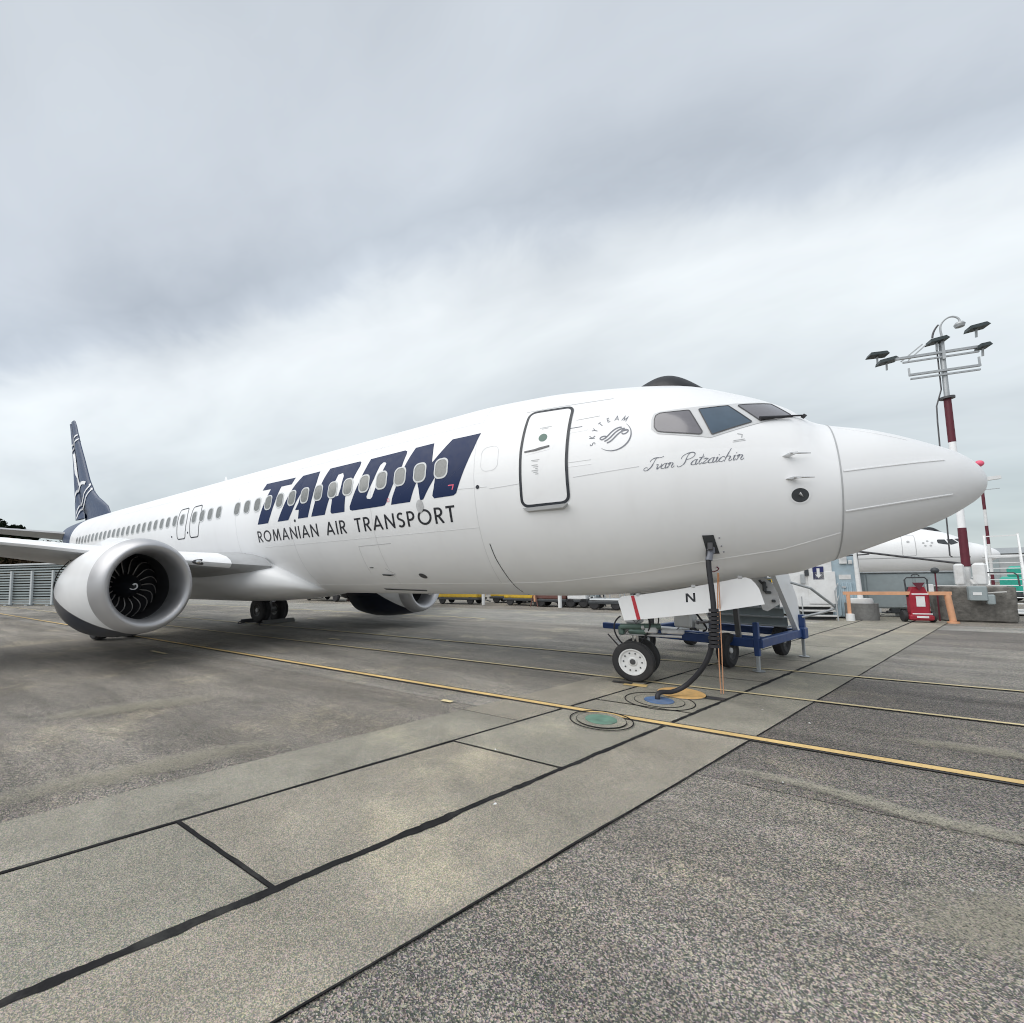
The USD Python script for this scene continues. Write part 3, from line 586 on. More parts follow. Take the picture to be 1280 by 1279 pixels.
# round partner badge: five swirls in a ring with letters round the edge
bc = np.array([-4.03, 3.93]); br = .245
def badge(pts): return [(bc[0]+x*br, bc[1]+z*br) for x, z in pts]
ringarc = []
for a in np.linspace(-135, 48, 40): ringarc.append((a, .012+.075*max(0, math.sin(math.radians((a+135)/183*180)))))
outer = [(math.cos(math.radians(a)), math.sin(math.radians(a))) for a, w in ringarc]; inner = [((1-w)*math.cos(math.radians(a)), (1-w)*math.sin(math.radians(a))) for a, w in ringarc]
bd = [sg.Polygon(badge(outer+inner[::-1]))]
for k, (dx, dz) in enumerate(((-.12, .14), (.05, .02), (.20, -.12))):
    l = smoothpath([(-.55+dx, -.28+dz), (-.28+dx, -.12+dz), (0+dx, .18+dz), (.25+dx, .36+dz), (.52+dx, .40+dz)], 20)
    bd.append(sg.LineString(badge(l)).buffer(.0105))
bd.append(sg.LineString(badge(smoothpath([(-.67, -.14), (-.78, -.02), (-.62, .08), (-.42, .02), (-.6, -.12), (-.67, -.14)], 24))).buffer(.009))
bd.append(sg.LineString(badge(smoothpath([(.46, .12), (.72, .10), (.80, .24), (.66, .33), (.42, .22)], 24))).buffer(.009))
part(air, 'badge', decal(unary_union(bd).intersection(sg.Point(*bc).buffer(br*1.001)), .004, size=.1), 'grey_text', smooth=True)
KL = {'K': (.6, [[(.08, 0), (.08, 1)], [(.56, 1), (.12, .48), (.56, 0)]]), 'Y': (.6, [[(.02, 1), (.3, .5), (.58, 1)], [(.3, .5), (.3, 0)]]), 'E': (.5, [[(.48, .94), (.08, .94), (.08, .06), (.48, .06)], [(.08, .5), (.42, .5)]])}
for i, c in enumerate('SKYTEAM'):
    w, L = KL[c] if c in KL else cap_letter(c)
    a = 196-i*(196-62)/6.0; g = affinity.translate(stroke(L, .13), -w/2, 0); g = affinity.scale(g, .082, .082, origin=(0, 0))
    g = affinity.translate(g, 0, br*1.10); g = affinity.rotate(g, a-90, origin=(0, 0)); g = affinity.translate(g, *bc)
    part(air, 'badge_letter', decal(g, .004), 'grey_text', smooth=True)
# script name under the cockpit windows
SCR = {
 'I': (.50, [[(.30, 1.0), (.22, .55), (.10, .10), (-.08, -.02), (-.22, .10), (-.16, .24), (-.02, .20)], [(-.02, .72), (.08, .94), (.30, 1.0), (.55, .98), (.66, 1.06)]]),
 'v': (.30, [[(-.05, .36), (.03, .42), (.06, .20), (.09, .02), (.20, .16), (.25, .36), (.22, .42)]]),
 'a': (.36, [[(.26, .34), (.16, .42), (.03, .28), (.02, .06), (.12, .01), (.25, .20)], [(.27, .42), (.25, .10), (.29, .01), (.38, .12)]]),
 'n': (.40, [[(-.04, .34), (.04, .42), (.05, .0)], [(.05, .22), (.16, .40), (.25, .36), (.24, .08), (.29, .01), (.39, .12)]]),
 ' ': (.34, []),
 'P': (.60, [[(.26, 1.0), (.20, .5), (.10, .05), (-.06, -.03), (-.16, .08)], [(-.10, .62), (-.04, .90), (.20, 1.05), (.50, 1.02), (.58, .80), (.44, .58), (.24, .52)]]),
 't': (.24, [[(.10, .80), (.08, .40), (.07, .10), (.12, .01), (.22, .12)], [(-.04, .54), (.22, .56)]]),
 'z': (.32, [[(.0, .38), (.10, .42), (.24, .40)], [(.24, .40), (.02, .03)], [(.02, .03), (.14, .03), (.28, .08)]]),
 'i': (.20, [[(.0, .34), (.06, .42), (.06, .10), (.10, .01), (.18, .12)], [(.07, .58), (.085, .62)]]),
 'c': (.28, [[(.24, .34), (.15, .42), (.03, .28), (.02, .08), (.12, .01), (.26, .12)]]),
 'h': (.42, [[(.10, 1.02), (.06, .5), (.04, .0)], [(.05, .20), (.16, .40), (.25, .36), (.25, .08), (.30, .01), (.40, .12)]])}
word = 'Ivan Patzaichin'; tot = sum(SCR[c][0] for c in word); x0, x1 = -3.60, -2.47; kx = (x1-x0)/tot; cx = x0; hh = .17
for c in word:
    w, L = SCR[c]; gg = []
    for l in L:
        q = smoothpath(l, 26) if len(l) > 2 else np.array(l)
        q = [(cx+x*kx*1.0+.075*z, 3.325+.015*(cx-x0)+z*hh) for x, z in q]
        gg.append(sg.LineString(q).buffer(.0036))
        k = len(q)//3
        if len(q) > 6: gg.append(sg.LineString(q[k:2*k+1]).buffer(.0062))
    if gg: part(air, 'script_letter', decal(unary_union(gg).simplify(.0008), .004), 'grey_text', smooth=True)
    cx += w*kx
part(air, 'small_emblem', decal(unary_union([sg.LineString([(-2.56, 3.62), (-2.44, 3.63)]).buffer(.004), sg.LineString([(-2.57, 3.60), (-2.43, 3.61)]).buffer(.003), sg.LineString([(-2.47, 3.66), (-2.46, 3.70), (-2.51, 3.72)]).buffer(.005)]), .004), 'seam_grey')
# cockpit windows on both flanks
panes = [('side', [(-3.49, 4.10), (-3.475, 4.17), (-3.42, 4.20), (-3.06, 4.185), (-2.895, 3.76), (-3.36, 3.87), (-3.45, 3.90), (-3.49, 3.97)], 'cockpit_blind', .03),
         ('mid', [(-2.945, 4.185), (-2.60, 4.205), (-2.345, 3.885), (-2.80, 3.745)], 'cockpit_glass', .012),
         ('front', [(-2.49, 4.205), (-2.10, 4.235), (-1.90, 3.985), (-2.25, 3.895)], 'cockpit_blind', .012)]
for s in (-1, 1):
    fr = part(air, 'cockpit_frame', decal(roundpoly([(-3.53, 4.11), (-3.50, 4.21), (-3.43, 4.235), (-2.60, 4.245), (-2.10, 4.27), (-1.86, 3.97), (-2.30, 3.85), (-2.81, 3.70), (-3.45, 3.86), (-3.53, 3.95)], .02), .005, s, size=.07), 'cockpit_frame', smooth=True)
    for nm, pp, m, r in panes:
        p = roundpoly(pp, r)
        w = part(air, 'cockpit_window', decal(p.buffer(.004), .012, s, size=.07), m, smooth=True)
        part(w, 'gasket', decal(p.buffer(.008).difference(p.buffer(-.004)), .015, s, size=.06), 'dark_metal', smooth=True)
# windscreen across the nose, the strip between the two front panes and a wiper
wp = on_side([-1.80, -1.92, -2.05, -2.27], [3.955, 3.915, 3.925, 3.92], .045)
part(air, 'wiper', [bar(wp[0], wp[3], .012, 8), bar(wp[1], wp[3]+np.array([0, -.01, -.015]), .018, 8), bar(wp[0]+[.03, 0, -.03], wp[0], .03, 8)], 'rubber')
# probes and vanes on the nose flank
for x, z in ((-1.95, 3.335), (-1.93, 3.035)):
    b = on_side(x-.06, z, 0.0); o = on_side(x-.02, z, .10)
    part(air, 'pitot_probe', [hull([b+[-.07, 0, 0], b+[.06, 0, 0], b+[0, 0, .022], b+[0, 0, -.022], o+[-.05, 0, .012], o+[.03, 0, .010], o+[-.05, 0, -.012], o+[.03, 0, -.012]]), bar(o+[-.05, 0, 0], on_side(x+.14, z-.015, .085), .014, 10, .006)], 'bare_metal')
av = part(air, 'vane_plate', decal(sg.Point(-1.907, 2.818).buffer(.088), .006), 'dark_box')
part(av, 'vane_rim', decal(sg.Point(-1.907, 2.818).buffer(.108).difference(sg.Point(-1.907, 2.818).buffer(.090)), .005), 'white_paint')
o = on_side(-1.907, 2.818, .05); part(av, 'vane', hull([o+[-.03, .04, .02], o+[.02, .04, -.02], o+[-.02, 0, .03], o+[.01, 0, -.01], o+[-.01, .0, .045]]), 'gear_grey')
# drain blister ahead of the wing and belly fittings
part(air, 'ice_light', shell(affinity.scale(sg.Point(-7.585, 3.23).buffer(.10), .85, 1.25), .012), 'gear_grey')
part(air, 'pressure_vent', shell(affinity.rotate(affinity.scale(sg.Point(-8.09, 1.885).buffer(.09), 1.0, .55), -14), .008), 'dark_metal')
part(air, 'air_outlet', shell(sg.Polygon([(-9.63, 1.605), (-8.40, 1.565), (-8.45, 1.545), (-9.60, 1.575)]), .01), 'dark_box')
part(air, 'cargo_latch', shell(sg.Polygon([(-9.20, 1.945), (-8.84, 1.925), (-9.0, 1.90), (-9.2, 1.915)]), .012), 'dark_box')
part(air, 'cargo_latch', shell(sg.Polygon([(-9.45, 2.10), (-9.34, 2.10), (-9.34, 2.085), (-9.45, 2.085)]), .008), 'dark_box')
strip([(-9.0, 2.06), (-8.80, 1.93)], .006, .004, 'seam_grey', air)
b = on_side(-8.55, 1.50, 0); part(air, 'drain_mast', hull([b+[-.1, .1, .05], b+[.12, .1, .05], b+[-.05, .12, -.06], b+[.02, .12, -.06], b+[.22, .12, .05]]), 'gear_grey')
# ground power receptacle
rp = [(-3.0, 2.375), (-2.865, 2.375), (-2.815, 2.12), (-2.965, 2.12)]
rc = part(air, 'power_receptacle', shell(sg.Polygon(rp), .008, size=.05), 'dark_box')
part(rc, 'socket', box(on_side(-2.92, 2.24, .03), (.07, .06, .11), .012), 'dark_metal')
part(rc, 'rivet', trimesh.util.concatenate([trimesh.creation.icosphere(1, .010).apply_translation(on_side(x, z, .004)) for x, z in ((-2.80, 2.33), (-2.785, 2.22), (-2.765, 2.14))]), 'grey_text')
hk = on_side(-2.88, 1.90, .02); part(air, 'tether_hook', tube(smoothpath([hk+[-.05, 0, -.02], hk+[0, -.03, -.01], hk+[.03, -.04, .02], hk+[.0, -.03, .05], hk+[-.04, 0, .05]], 14), .008, 6), 'maroon')

# wing to body fairing
def superring(d, hw, zt, zb, p=2.6, n=56):
    a = np.linspace(0, 2*np.pi, n, endpoint=False); c, s = np.cos(a), np.sin(a); zm = (zt+zb)/2
    return np.stack([0*a-d, hw*np.sign(c)*abs(c)**(2/p), zm+(zt-zb)/2*np.sign(s)*abs(s)**(2/p)], 1)
fk = np.array([11.9, 12.6, 13.4, 14.5, 16, 20, 22.5, 24.5, 26.5]); fhw = PchipInterpolator(fk, [1.0, 1.62, 1.92, 2.04, 2.08, 2.08, 1.98, 1.6, .8]); ftp = PchipInterpolator(fk, [1.7, 2.25, 2.60, 2.75, 2.8, 2.8, 2.6, 2.3, 1.9]); fbt = PchipInterpolator(fk, [1.50, 1.38, 1.27, 1.20, 1.17, 1.17, 1.22, 1.35, 1.6])
part(air, 'wing_fairing', loft([superring(d, float(fhw(d)), float(ftp(d)), float(fbt(d))) for d in np.linspace(11.9, 26.5, 50)]), 'white_paint', smooth=True)
# wings
AF = [(1, .0), (.9, .016), (.75, .034), (.55, .052), (.35, .060), (.2, .055), (.1, .043), (.04, .028), (.01, .013), (0, 0), (.01, -.012), (.04, -.022), (.1, -.026), (.2, -.032), (.35, -.036), (.55, -.030), (.75, -.022), (.9, -.008), (1, -.002)]
def wing_sec(s, y, xle, ch, zle, tk, lo=0.0, hi=1.0, grow=0.0, inc=.012):
    out = []
    for c, t in AF:
        c2 = np.clip(c, lo, hi if t >= 0 or hi == 1.0 else .02); t2 = np.interp(c2, [q[0] for q in AF[9::-1]], [q[1] for q in AF[9::-1]]) if t >= 0 and c not in (0,) else -np.interp(c2, [q[0] for q in AF[9:]], [-q[1] for q in AF[9:]])
        out.append((xle-c2*ch+(grow if c2 < .05 else 0), s*y, zle+t2*ch*tk*(1+grow*2)-c2*ch*inc))
    return out
WS = [(1.6, 12.85, 8.1, 2.22, 1.05), (2.4, 13.42, 7.0, 2.29, 1.0), (3.6, 14.08, 5.9, 2.40, .95), (4.8, 14.71, 5.0, 2.56, .84), (5.8, 15.23, 4.35, 2.69, .78), (9.0, 16.9, 3.5, 3.05, .75), (13.0, 18.98, 2.55, 3.42, .8), (16.6, 20.85, 1.65, 3.85, .8), (17.2, 21.3, 1.3, 3.98, .8)]
def subdiv(rows, k=4):
    a = np.array(rows); t = np.linspace(0, len(a)-1, (len(a)-1)*k+1); return np.stack([np.interp(t, np.arange(len(a)), a[:, i]) for i in range(a.shape[1])], 1)
for s in (-1, 1):
    wg = part(air, 'wing', loft([wing_sec(s, y, -x, c, z, tk) for y, x, c, z, tk in subdiv(WS)]), 'wing_grey', smooth=40)
    sl = [wing_sec(s, y, -x, c, z, tk, 0, .115, .02) for y, x, c, z, tk in subdiv(WS[1:-1])]
    part(wg, 'slat', loft(sl), 'seam_light', smooth=40)
    part(wg, 'winglet', [loft([wing_sec(s, 17.2, -21.3, 1.3, 3.98, .6), [(p[0]-.8, p[1]+s*.5, p[2]+1.3) for p in wing_sec(s, 17.2, -21.6, .8, 3.98, .5)], [(p[0]-1.6, p[1]+s*.75, p[2]+2.5) for p in wing_sec(s, 17.2, -21.7, .35, 3.98, .4)]]), loft([wing_sec(s, 17.2, -21.9, .7, 3.95, .6), [(p[0]-.7, p[1]+s*.5, p[2]-.9) for p in wing_sec(s, 17.2, -21.9, .25, 3.9, .5)]])], 'white_paint', smooth=40)
    for yy, xl, zz in ((3.9, -17.6, 2.02), (8.0, -17.9, 2.50), (11.6, -19.4, 2.85)):
        q = np.linspace(0, 1, 12); part(wg, 'flap_fairing', loft([[(xl-3.2*t, s*yy+.19*w*math.cos(a), zz-.28*t+.24*w*math.sin(a)) for a in np.linspace(0, 2*np.pi, 14, endpoint=False)] for t in q for w in [max(.04, math.sin(math.pi*(t*.85+.10))**.7)]]), 'wing_grey', smooth=60)
# landing light in the wing root
ll = np.array([-13.78, -2.95, 2.335])
lm = part(air, 'landing_light', [trimesh.creation.icosphere(2, 1.0).apply_transform(np.diag([.045, .27, .075, 1])).apply_translation(ll+[.0, .0, 0])], 'dark_metal')
part(lm, 'lens', [trimesh.creation.icosphere(1, 1.0).apply_transform(np.diag([.03, .075, .05, 1])).apply_translation(ll+[.03, k, 0]) for k in (-.12, .08)], 'chrome')

# engines
def engine(cx, cy, cz, ry, rz, s):
    en = part(air, 'engine', trimesh.creation.icosphere(1, .02).apply_translation([cx-1.6, cy, cz]), 'duct_dark')
    n = 72; a = np.linspace(0, 2*np.pi, n, endpoint=False)
    def er(dx, r, droop=None):
        droop = .20*max(0, min(dx, 3.2)-.5)/2.7 if droop is None else droop
        return np.stack([0*a+cx-dx+.05*np.sin(a)*max(0, 1-dx), cy+ry*r*np.cos(a), cz+rz*r*np.sin(a)-droop], 1)
    lipP = [(.80, .845), (.60, .832), (.42, .825), (.30, .825), (.20, .835), (.12, .86), (.06, .895), (.02, .935), (0, .975), (.01, 1.01), (.05, 1.055), (.12, 1.10), (.22, 1.14), (.34, 1.17), (.46, 1.19)]
    part(en, 'inlet_lip', loft([er(*q) for q in lipP], False, False), 'lip_metal', smooth=True)
    cow = [(.465, 1.188), (.8, 1.22), (1.2, 1.245), (1.7, 1.26), (2.1, 1.25), (2.5, 1.22), (2.9, 1.14), (3.3, 1.04)]
    part(en, 'cowl', loft([er(dx, r) for dx, r in subdiv(cow, 3)], False, False), 'cowl_paint_%s' % ('near' if s < 0 else 'far'), smooth=True)
    part(en, 'inlet_duct', loft([er(.79, .846, 0), er(1.2, .86, 0), er(1.6, .87, 0), er(1.7, .87, 0)], False, False), 'duct_dark', smooth=True)
    part(en, 'fan_case', loft([er(2.0, .87, 0), er(2.0, .02, 0)], False, False), 'spinner_black', smooth=True)
    fk2 = min(ry, rz)
    sp = [(.001, .86), (.03, .865), (.09, .92), (.16, 1.02), (.23, 1.16), (.27, 1.3), (.28, 1.6)]
    part(en, 'spinner', lathe([(r*fk2/.9, 0) for r, h in sp][:0] or [(r, -h+.0) for r, h in sp], 'x', 36, (cx, cy, cz)), 'spinner_black', smooth=True)
    # pale comma painted on the spinner's tip
    t = np.linspace(0, 1.6*np.pi, 24); rr = .030+.06*t/t[-1]
    part(en, 'spinner_swirl', tube(np.stack([cx-.855-.95*np.maximum(0, rr-.03), cy+rr*np.cos(t+.6)*-s*-1, cz+rr*np.sin(t+.6)], 1), np.linspace(.022, .010, 24), 6), 'seam_light')
    for k in range(18):
        ang = 2*np.pi*k/18+.1; rows = []
        for q in np.linspace(0, 1, 11):
            r = .24+q*(.865*fk2/1-.24); sw = .10*math.sin(q*2.6)-.28*q*q; tw = math.radians(28+38*q); ch = .30+.10*math.sin(q*math.pi)
            aa = ang+sw*.9; c, s2 = math.cos(aa), math.sin(aa); tx_, tz_ = -s2, c
            o_ = np.array([cx-1.50-.12*q*q+.10*math.sin(q*3.0), cy+r*c*ry/fk2, cz+r*s2*rz/fk2]); ax = np.array([math.cos(tw), tx_*math.sin(tw), tz_*math.sin(tw)])
            rows.append([o_+ax*ch/2, o_+ax*.0+np.array([.0, .012*c, .012*s2])+np.cross(ax, [0, c, s2])*.016, o_-ax*ch/2, o_-np.cross(ax, [0, c, s2])*.016])
        bl = part(en, 'fan_blade', loft(rows), 'blade_dark', smooth=40)
        le = np.array([x[0] for x in rows]); part(bl, 'leading_edge', tube(le, .0105, 5), 'blade_edge') if False else None
        part(en, 'blade_edge', tube(le, .012, 5), 'blade_edge')
    part(en, 'exhaust_nozzle', loft([er(3.0, .62), er(3.8, .58), er(4.5, .46), er(4.5, .44), er(3.6, .5)], False, False), 'dark_metal', smooth=True)
    part(en, 'exhaust_plug', lathe([(.33, -3.6), (.33, -4.3), (.2, -4.8), (.01, -5.3)], 'x', 28, (cx, cy, cz)), 'dark_metal', smooth=True)
    part(en, 'chevron', [hull([(cx-3.58, cy+ry*.97*math.cos(x)*k1, cz+rz*.97*math.sin(x)*k1) for x in (b-.16, b+.16) for k1 in (1, .97)]+[(cx-3.88, cy+ry*.90*math.cos(b), cz+rz*.90*math.sin(b))]) for b in np.arange(18)*2*np.pi/18], 'dark_metal')
    part(en, 'pylon', plate([(cx-1.0, cz+rz*1.18), (cx-2.0, cz+rz*1.32), (cx-4.2, cz+rz*1.05), (cx-5.0, cz+.45), (cx-3.6, cz+.3), (cx-1.2, cz+rz*1.0)], ((0, cy+.16, 0), (1, 0, 0), (0, 0, 1)), .32), 'white_paint', smooth=30)
    st = [(cx-.9, cy+s*-1*ry*1.2, cz+.25), (cx-1.5, cy-s*-1*0, cz)]
    part(en, 'strake', hull([(cx-.75, cy-s*ry*1.02, cz+rz*.66), (cx-1.7, cy-s*ry*1.02, cz+rz*.66), (cx-1.65, cy-s*ry*1.22, cz+rz*.86), (cx-1.5, cy-s*ry*1.22, cz+rz*.86), (cx-.75, cy-s*ry*1.03, cz+rz*.68)]), 'white_paint')
    return en
def cowl_mat(name, cx, cz, a, b, inv):
    """white paint above a slanted edge, navy below it (livery)"""
    MATS[name] = usdkit.material(stage, '/World/Looks/'+name, {
        'g': ('geometry', {}), 's': ('separate_xyz', {}), 'k': math_n('multiply_add', value2=float(b), value3=float(-b*cx-a)), 'd': math_n('add'), 'st': ('map_range', {'from_min': cz-.012, 'from_max': cz+.012, 'clamp': True}),
        'n': ('noise_texture', {'scale': 2.0, 'detail': 5.0}), 'w': ('rgb_ramp', {'ramp': [(.3, (.76, .77, .78)), (.7, (.82, .83, .84))]}), 'm': ('mix_color', {'a': (.006, .010, .022)}),
        'p': ('principled_bsdf', {'roughness': .36, 'coat_weight': .1})},
        [('g.position', 's.vector'), ('g.position', 'n.vector'), ('n.fac', 'w.fac'), ('s.x', 'k.value1'), ('k.value', 'd.value1'), ('s.z', 'd.value2'), ('d.value', 'st.value'), ('st.result', 'm.fac'), ('w.color', 'm.b'), ('m.result', 'p.base_color')], surface='p.BSDF')
EX, EY, EZ = -12.72, -4.50, 1.765
# z + b*(x - cx) - a  >  cz  is white
cowl_mat('cowl_paint_near', EX, EZ, -1.10, .34, 1); cowl_mat('cowl_paint_far', -12.5, 1.62, -1.15, .55, 1)
engine(EX, EY, EZ, .80, .865, -1)
engine(-12.5, 4.80, 1.64, .98, .95, 1)
for k, (dx, dz) in enumerate(((2.35, -.16), (2.75, -.18), (2.2, -.05), (2.55, .12))):
    pass

# fin, rudder and tailplane
def slab_sec(z, xl, xt, tk, n=9):
    c = np.array([0, .03, .1, .25, .45, .7, 1.0]); t = np.array([0, .35, .62, .92, 1.0, .6, .03])*tk/2; x = xl+(xt-xl)*c
    return np.vstack([np.c_[x, t, 0*x+z], np.c_[x[-2:0:-1], -t[-2:0:-1], 0*x[1:-1]+z]])
FZ = [(5.0, -29.6, -36.2, .26), (5.75, -30.4, -36.35, .30), (6.10, -30.75, -36.43, .30), (6.45, -31.55, -36.55, .31), (6.75, -32.30, -36.65, .32), (7.27, -33.25, -36.78, .33), (8.06, -34.06, -37.02, .31), (9.42, -35.13, -37.42, .27), (10.95, -36.42, -37.95, .22), (12.0, -37.10, -38.40, .17), (12.42, -37.45, -38.62, .12), (12.52, -37.7, -38.6, .05)]
fin = part(air, 'fin', loft([slab_sec(z, a, a+(b-a)*.70, t) for z, a, b, t in FZ]), 'tail_navy', smooth=50)
part(air, 'rudder', loft([slab_sec(z, a+(b-a)*.712, b, t*.62) for z, a, b, t in FZ[1:-1]]), 'tail_navy', smooth=50)
def fin_y(x, z): return -.168
def fin_stroke(pts, w, nm='fin_stripe'):
    q = smoothpath(pts, 22); z_ = [f[0] for f in FZ]; xl = np.interp(q[:, 1], z_, [f[1] for f in FZ])-.04; xt = np.interp(q[:, 1], z_, [f[2] for f in FZ]); q[:, 0] = np.minimum(q[:, 0], xl)
    p = sg.LineString(q).buffer(w/2, cap_style='flat').segmentize(.2); v, f = trimesh.creation.triangulate_polygon(p, engine='earcut')
    v, f = trimesh.remesh.subdivide_to_size(np.c_[v, 0*v[:, 0]], f, .12); v = v[:, :2]
    for s in (-1, 1):
        zz = v[:, 1]; A_, B_, T_ = (np.interp(zz, z_, [k[i] for k in FZ]) for i in (1, 2, 3)); c = np.clip((A_-v[:, 0])/(A_-B_), 0, 1)
        th_ = np.interp(c, [0, .02, .07, .18, .32, .49, .70, .72, .82, 1.0], [.05, .35, .62, .92, 1.0, .6, .06, .60, .6, .03])*T_/2+.03
        m = TM(np.c_[v[:, 0], s*th_, zz], f)
        if m.face_normals[:, 1].mean()*s < 0: m.invert()
        part(fin, nm, m, 'seam_light', smooth=False)
fin_stroke([(-36.0, 6.15), (-34.61, 6.95), (-33.45, 7.72)], .12); fin_stroke([(-35.9, 5.85), (-34.42, 6.62), (-33.2, 7.42)], .12)
fin_stroke([(-37.5, 10.7), (-36.97, 11.2), (-36.4, 11.33)], .13); fin_stroke([(-37.45, 10.2), (-36.76, 10.88), (-36.1, 11.02)], .13)
fin_stroke([(-37.05, 10.2), (-36.60, 9.3), (-36.0, 8.3), (-35.4, 7.85)], .30); fin_stroke([(-36.45, 6.9), (-35.9, 7.55), (-34.95, 7.9), (-34.25, 7.82)], .20)
for s in (-1, 1):
    tl = [[(x, s*y, z) for x, y, z in [(xl-c*ch, yy, zz+t*ch*.8) for c, t in AF]] for yy, xl, ch, zz in ((.3, -33.2, 4.3, 4.60), (1.0, -33.7, 4.0, 4.66), (4.0, -35.5, 2.7, 4.90), (7.1, -37.35, 1.35, 5.16))]
    part(air, 'tailplane', loft(tl), 'wing_grey', smooth=40)

# wheels
def wheel(parent, nm, c, r, w, rim_r, rim_mat, holes=0):
    ty = part(parent, nm, lathe([(rim_r*.96, -w*.42), (rim_r, -w*.47), (r*.80, -w/2), (r*.93, -w*.44), (r*.985, -w*.30), (r*.985, -w*.20), (r*.97, -w*.19), (r*.97, -w*.15), (r, -w*.14), (r, w*.14), (r*.97, w*.15), (r*.97, w*.19), (r*.985, w*.20), (r*.985, w*.30), (r*.93, w*.44), (r*.80, w/2), (rim_r, w*.47), (rim_r*.96, w*.42)], 'y', 48, c), 'tyre', smooth=35)
    hb = part(ty, 'rim', lathe([(.001, -w*.34), (rim_r*.28, -w*.34), (rim_r*.36, -w*.26), (rim_r*.80, -w*.34), (rim_r*.90, -w*.46), (rim_r*.99, -w*.48), (rim_r*.99, w*.48), (rim_r*.90, w*.46), (rim_r*.80, w*.34), (rim_r*.3, w*.3), (.001, w*.3)], 'y', 40, c), rim_mat, smooth=35)
    part(ty, 'hub_cap', lathe([(.001, -w*.44), (rim_r*.17, -w*.43), (rim_r*.21, -w*.36), (rim_r*.21, -w*.30), (.001, -w*.30)], 'y', 20, c), 'dark_metal', smooth=35)
    if holes:
        for q in np.arange(holes)*2*np.pi/holes: part(ty, 'rim_hole', lathe([(.001, -w*.375), (rim_r*.055, -w*.375), (rim_r*.06, -w*.28), (.001, -w*.28)], 'y', 8, (c[0]+rim_r*.66*math.cos(q), c[1], c[2]+rim_r*.66*math.sin(q))), 'dark_box')
    return ty
NX = -4.19
ng = part(air, 'nose_gear', [bar((NX, 0, .30), (NX, 0, .95), .055, 16), bar((NX, -.25, .343), (NX, .25, .343), .05, 14)], 'chrome')
part(ng, 'shock_strut', [bar((NX, 0, .82), (NX+.06, 0, 1.75), .09, 18), bar((NX, 0, .80), (NX, 0, .90), .12, 18), box((NX, 0, 1.05), (.26, .30, .16), .03)], 'gear_grey')
part(ng, 'torque_link', [hull([(NX-.08, y, .44) for y in (-.05, .05)]+[(NX-.34, y, .64) for y in (-.03, .03)]+[(NX-.10, y, .50) for y in (-.05, .05)]), hull([(NX-.08, y, .92) for y in (-.05, .05)]+[(NX-.34, y, .66) for y in (-.03, .03)]+[(NX-.10, y, .84) for y in (-.05, .05)])], 'gear_grey')
part(ng, 'drag_brace', [bar((NX+.1, -.12, 1.25), (NX+1.3, -.12, 1.72), .04, 10), bar((NX+.1, .12, 1.25), (NX+1.3, .12, 1.72), .04, 10)], 'gear_grey')
part(ng, 'steering_actuator', [bar((NX-.18, -.26, .93), (NX+.45, -.24, .96), .05, 12), bar((NX-.05, -.22, .86), (NX+.25, -.22, .86), .055, 12), box((NX-.18, -.18, .86), (.10, .14, .16), .02)], 'hydraulic_green')
part(ng, 'valve_block', [box((NX+.30, -.22, .90), (.20, .14, .12), .02), box((NX+.62, -.20, .88), (.34, .10, .08), .02), bar((NX-.22, -.2, .80), (NX+.75, -.2, .80), .022, 8), box((NX+.18, -.26, .94), (.09, .09, .09), .03)], 'gear_grey')
part(ng, 'hydraulic_hose', [tube(smoothpath([(NX-.2, -.15, 1.1), (NX-.3, -.22, .9), (NX-.24, -.2, .7), (NX-.1, -.1, .55)], 20), .014, 7), tube(smoothpath([(NX+.1, -.2, 1.15), (NX+.3, -.3, 1.0), (NX+.25, -.27, .85), (NX+.1, -.1, .62)], 20), .013, 7), bar((NX-.42, -.2, .78), (NX-.22, -.2, .55), .012, 6)], 'rubber')
part(ng, 'hydraulic_line', [tube(smoothpath([(NX+.12, -.16, 1.45), (NX+.2, -.24, 1.15), (NX+.05, -.27, .98), (NX-.12, -.25, .80)], 20), .009, 6), tube(smoothpath([(NX+.05, -.12, 1.5), (NX-.05, -.2, 1.2), (NX+.16, -.28, .93), (NX+.5, -.24, .84), (NX+.72, -.2, .95)], 24), .008, 6), tube(smoothpath([(NX+.35, -.15, 1.2), (NX+.42, -.25, 1.02), (NX+.36, -.26, .9), (NX+.15, -.2, .8)], 18), .010, 6)], 'dark_metal')
part(ng, 'taxi_light', [lathe([(.001, .02), (.08, .02), (.09, .05), (.05, -.06), (.001, -.07)], 'x', 18, (NX+.16, 0, 1.2))], 'chrome')
wheel(air, 'nose_wheel', (NX, -.255, .343), .343, .20, .225, 'wheel_white', 10)
wheel(air, 'nose_wheel', (NX, .255, .343), .343, .20, .225, 'wheel_white', 10)
dpoly = [(-4.31, 1.39), (-4.29, 1.44), (-4.24, 1.475), (-4.16, 1.485), (-3.95, 1.505), (-3.4, 1.595), (-2.9, 1.695), (-2.60, 1.765), (-2.53, 1.77), (-2.47, 1.745), (-2.42, 1.68), (-2.38, 1.60), (-2.33, 1.385), (-3.0, 1.245), (-3.86, 1.115), (-4.23, 1.07)]
gd = part(air, 'nose_gear_door', plate(dpoly, ((0, -.60, 0), (1, 0, 0), (0, 0, 1)), .022), 'white_paint', smooth=20)
part(gd, 'red_stripe', plate([(-4.105, 1.483), (-4.055, 1.490), (-3.975, 1.102), (-4.03, 1.092)], ((0, -.6225, 0), (1, 0, 0), (0, 0, 1)), .003), 'stripe_red', smooth=False)
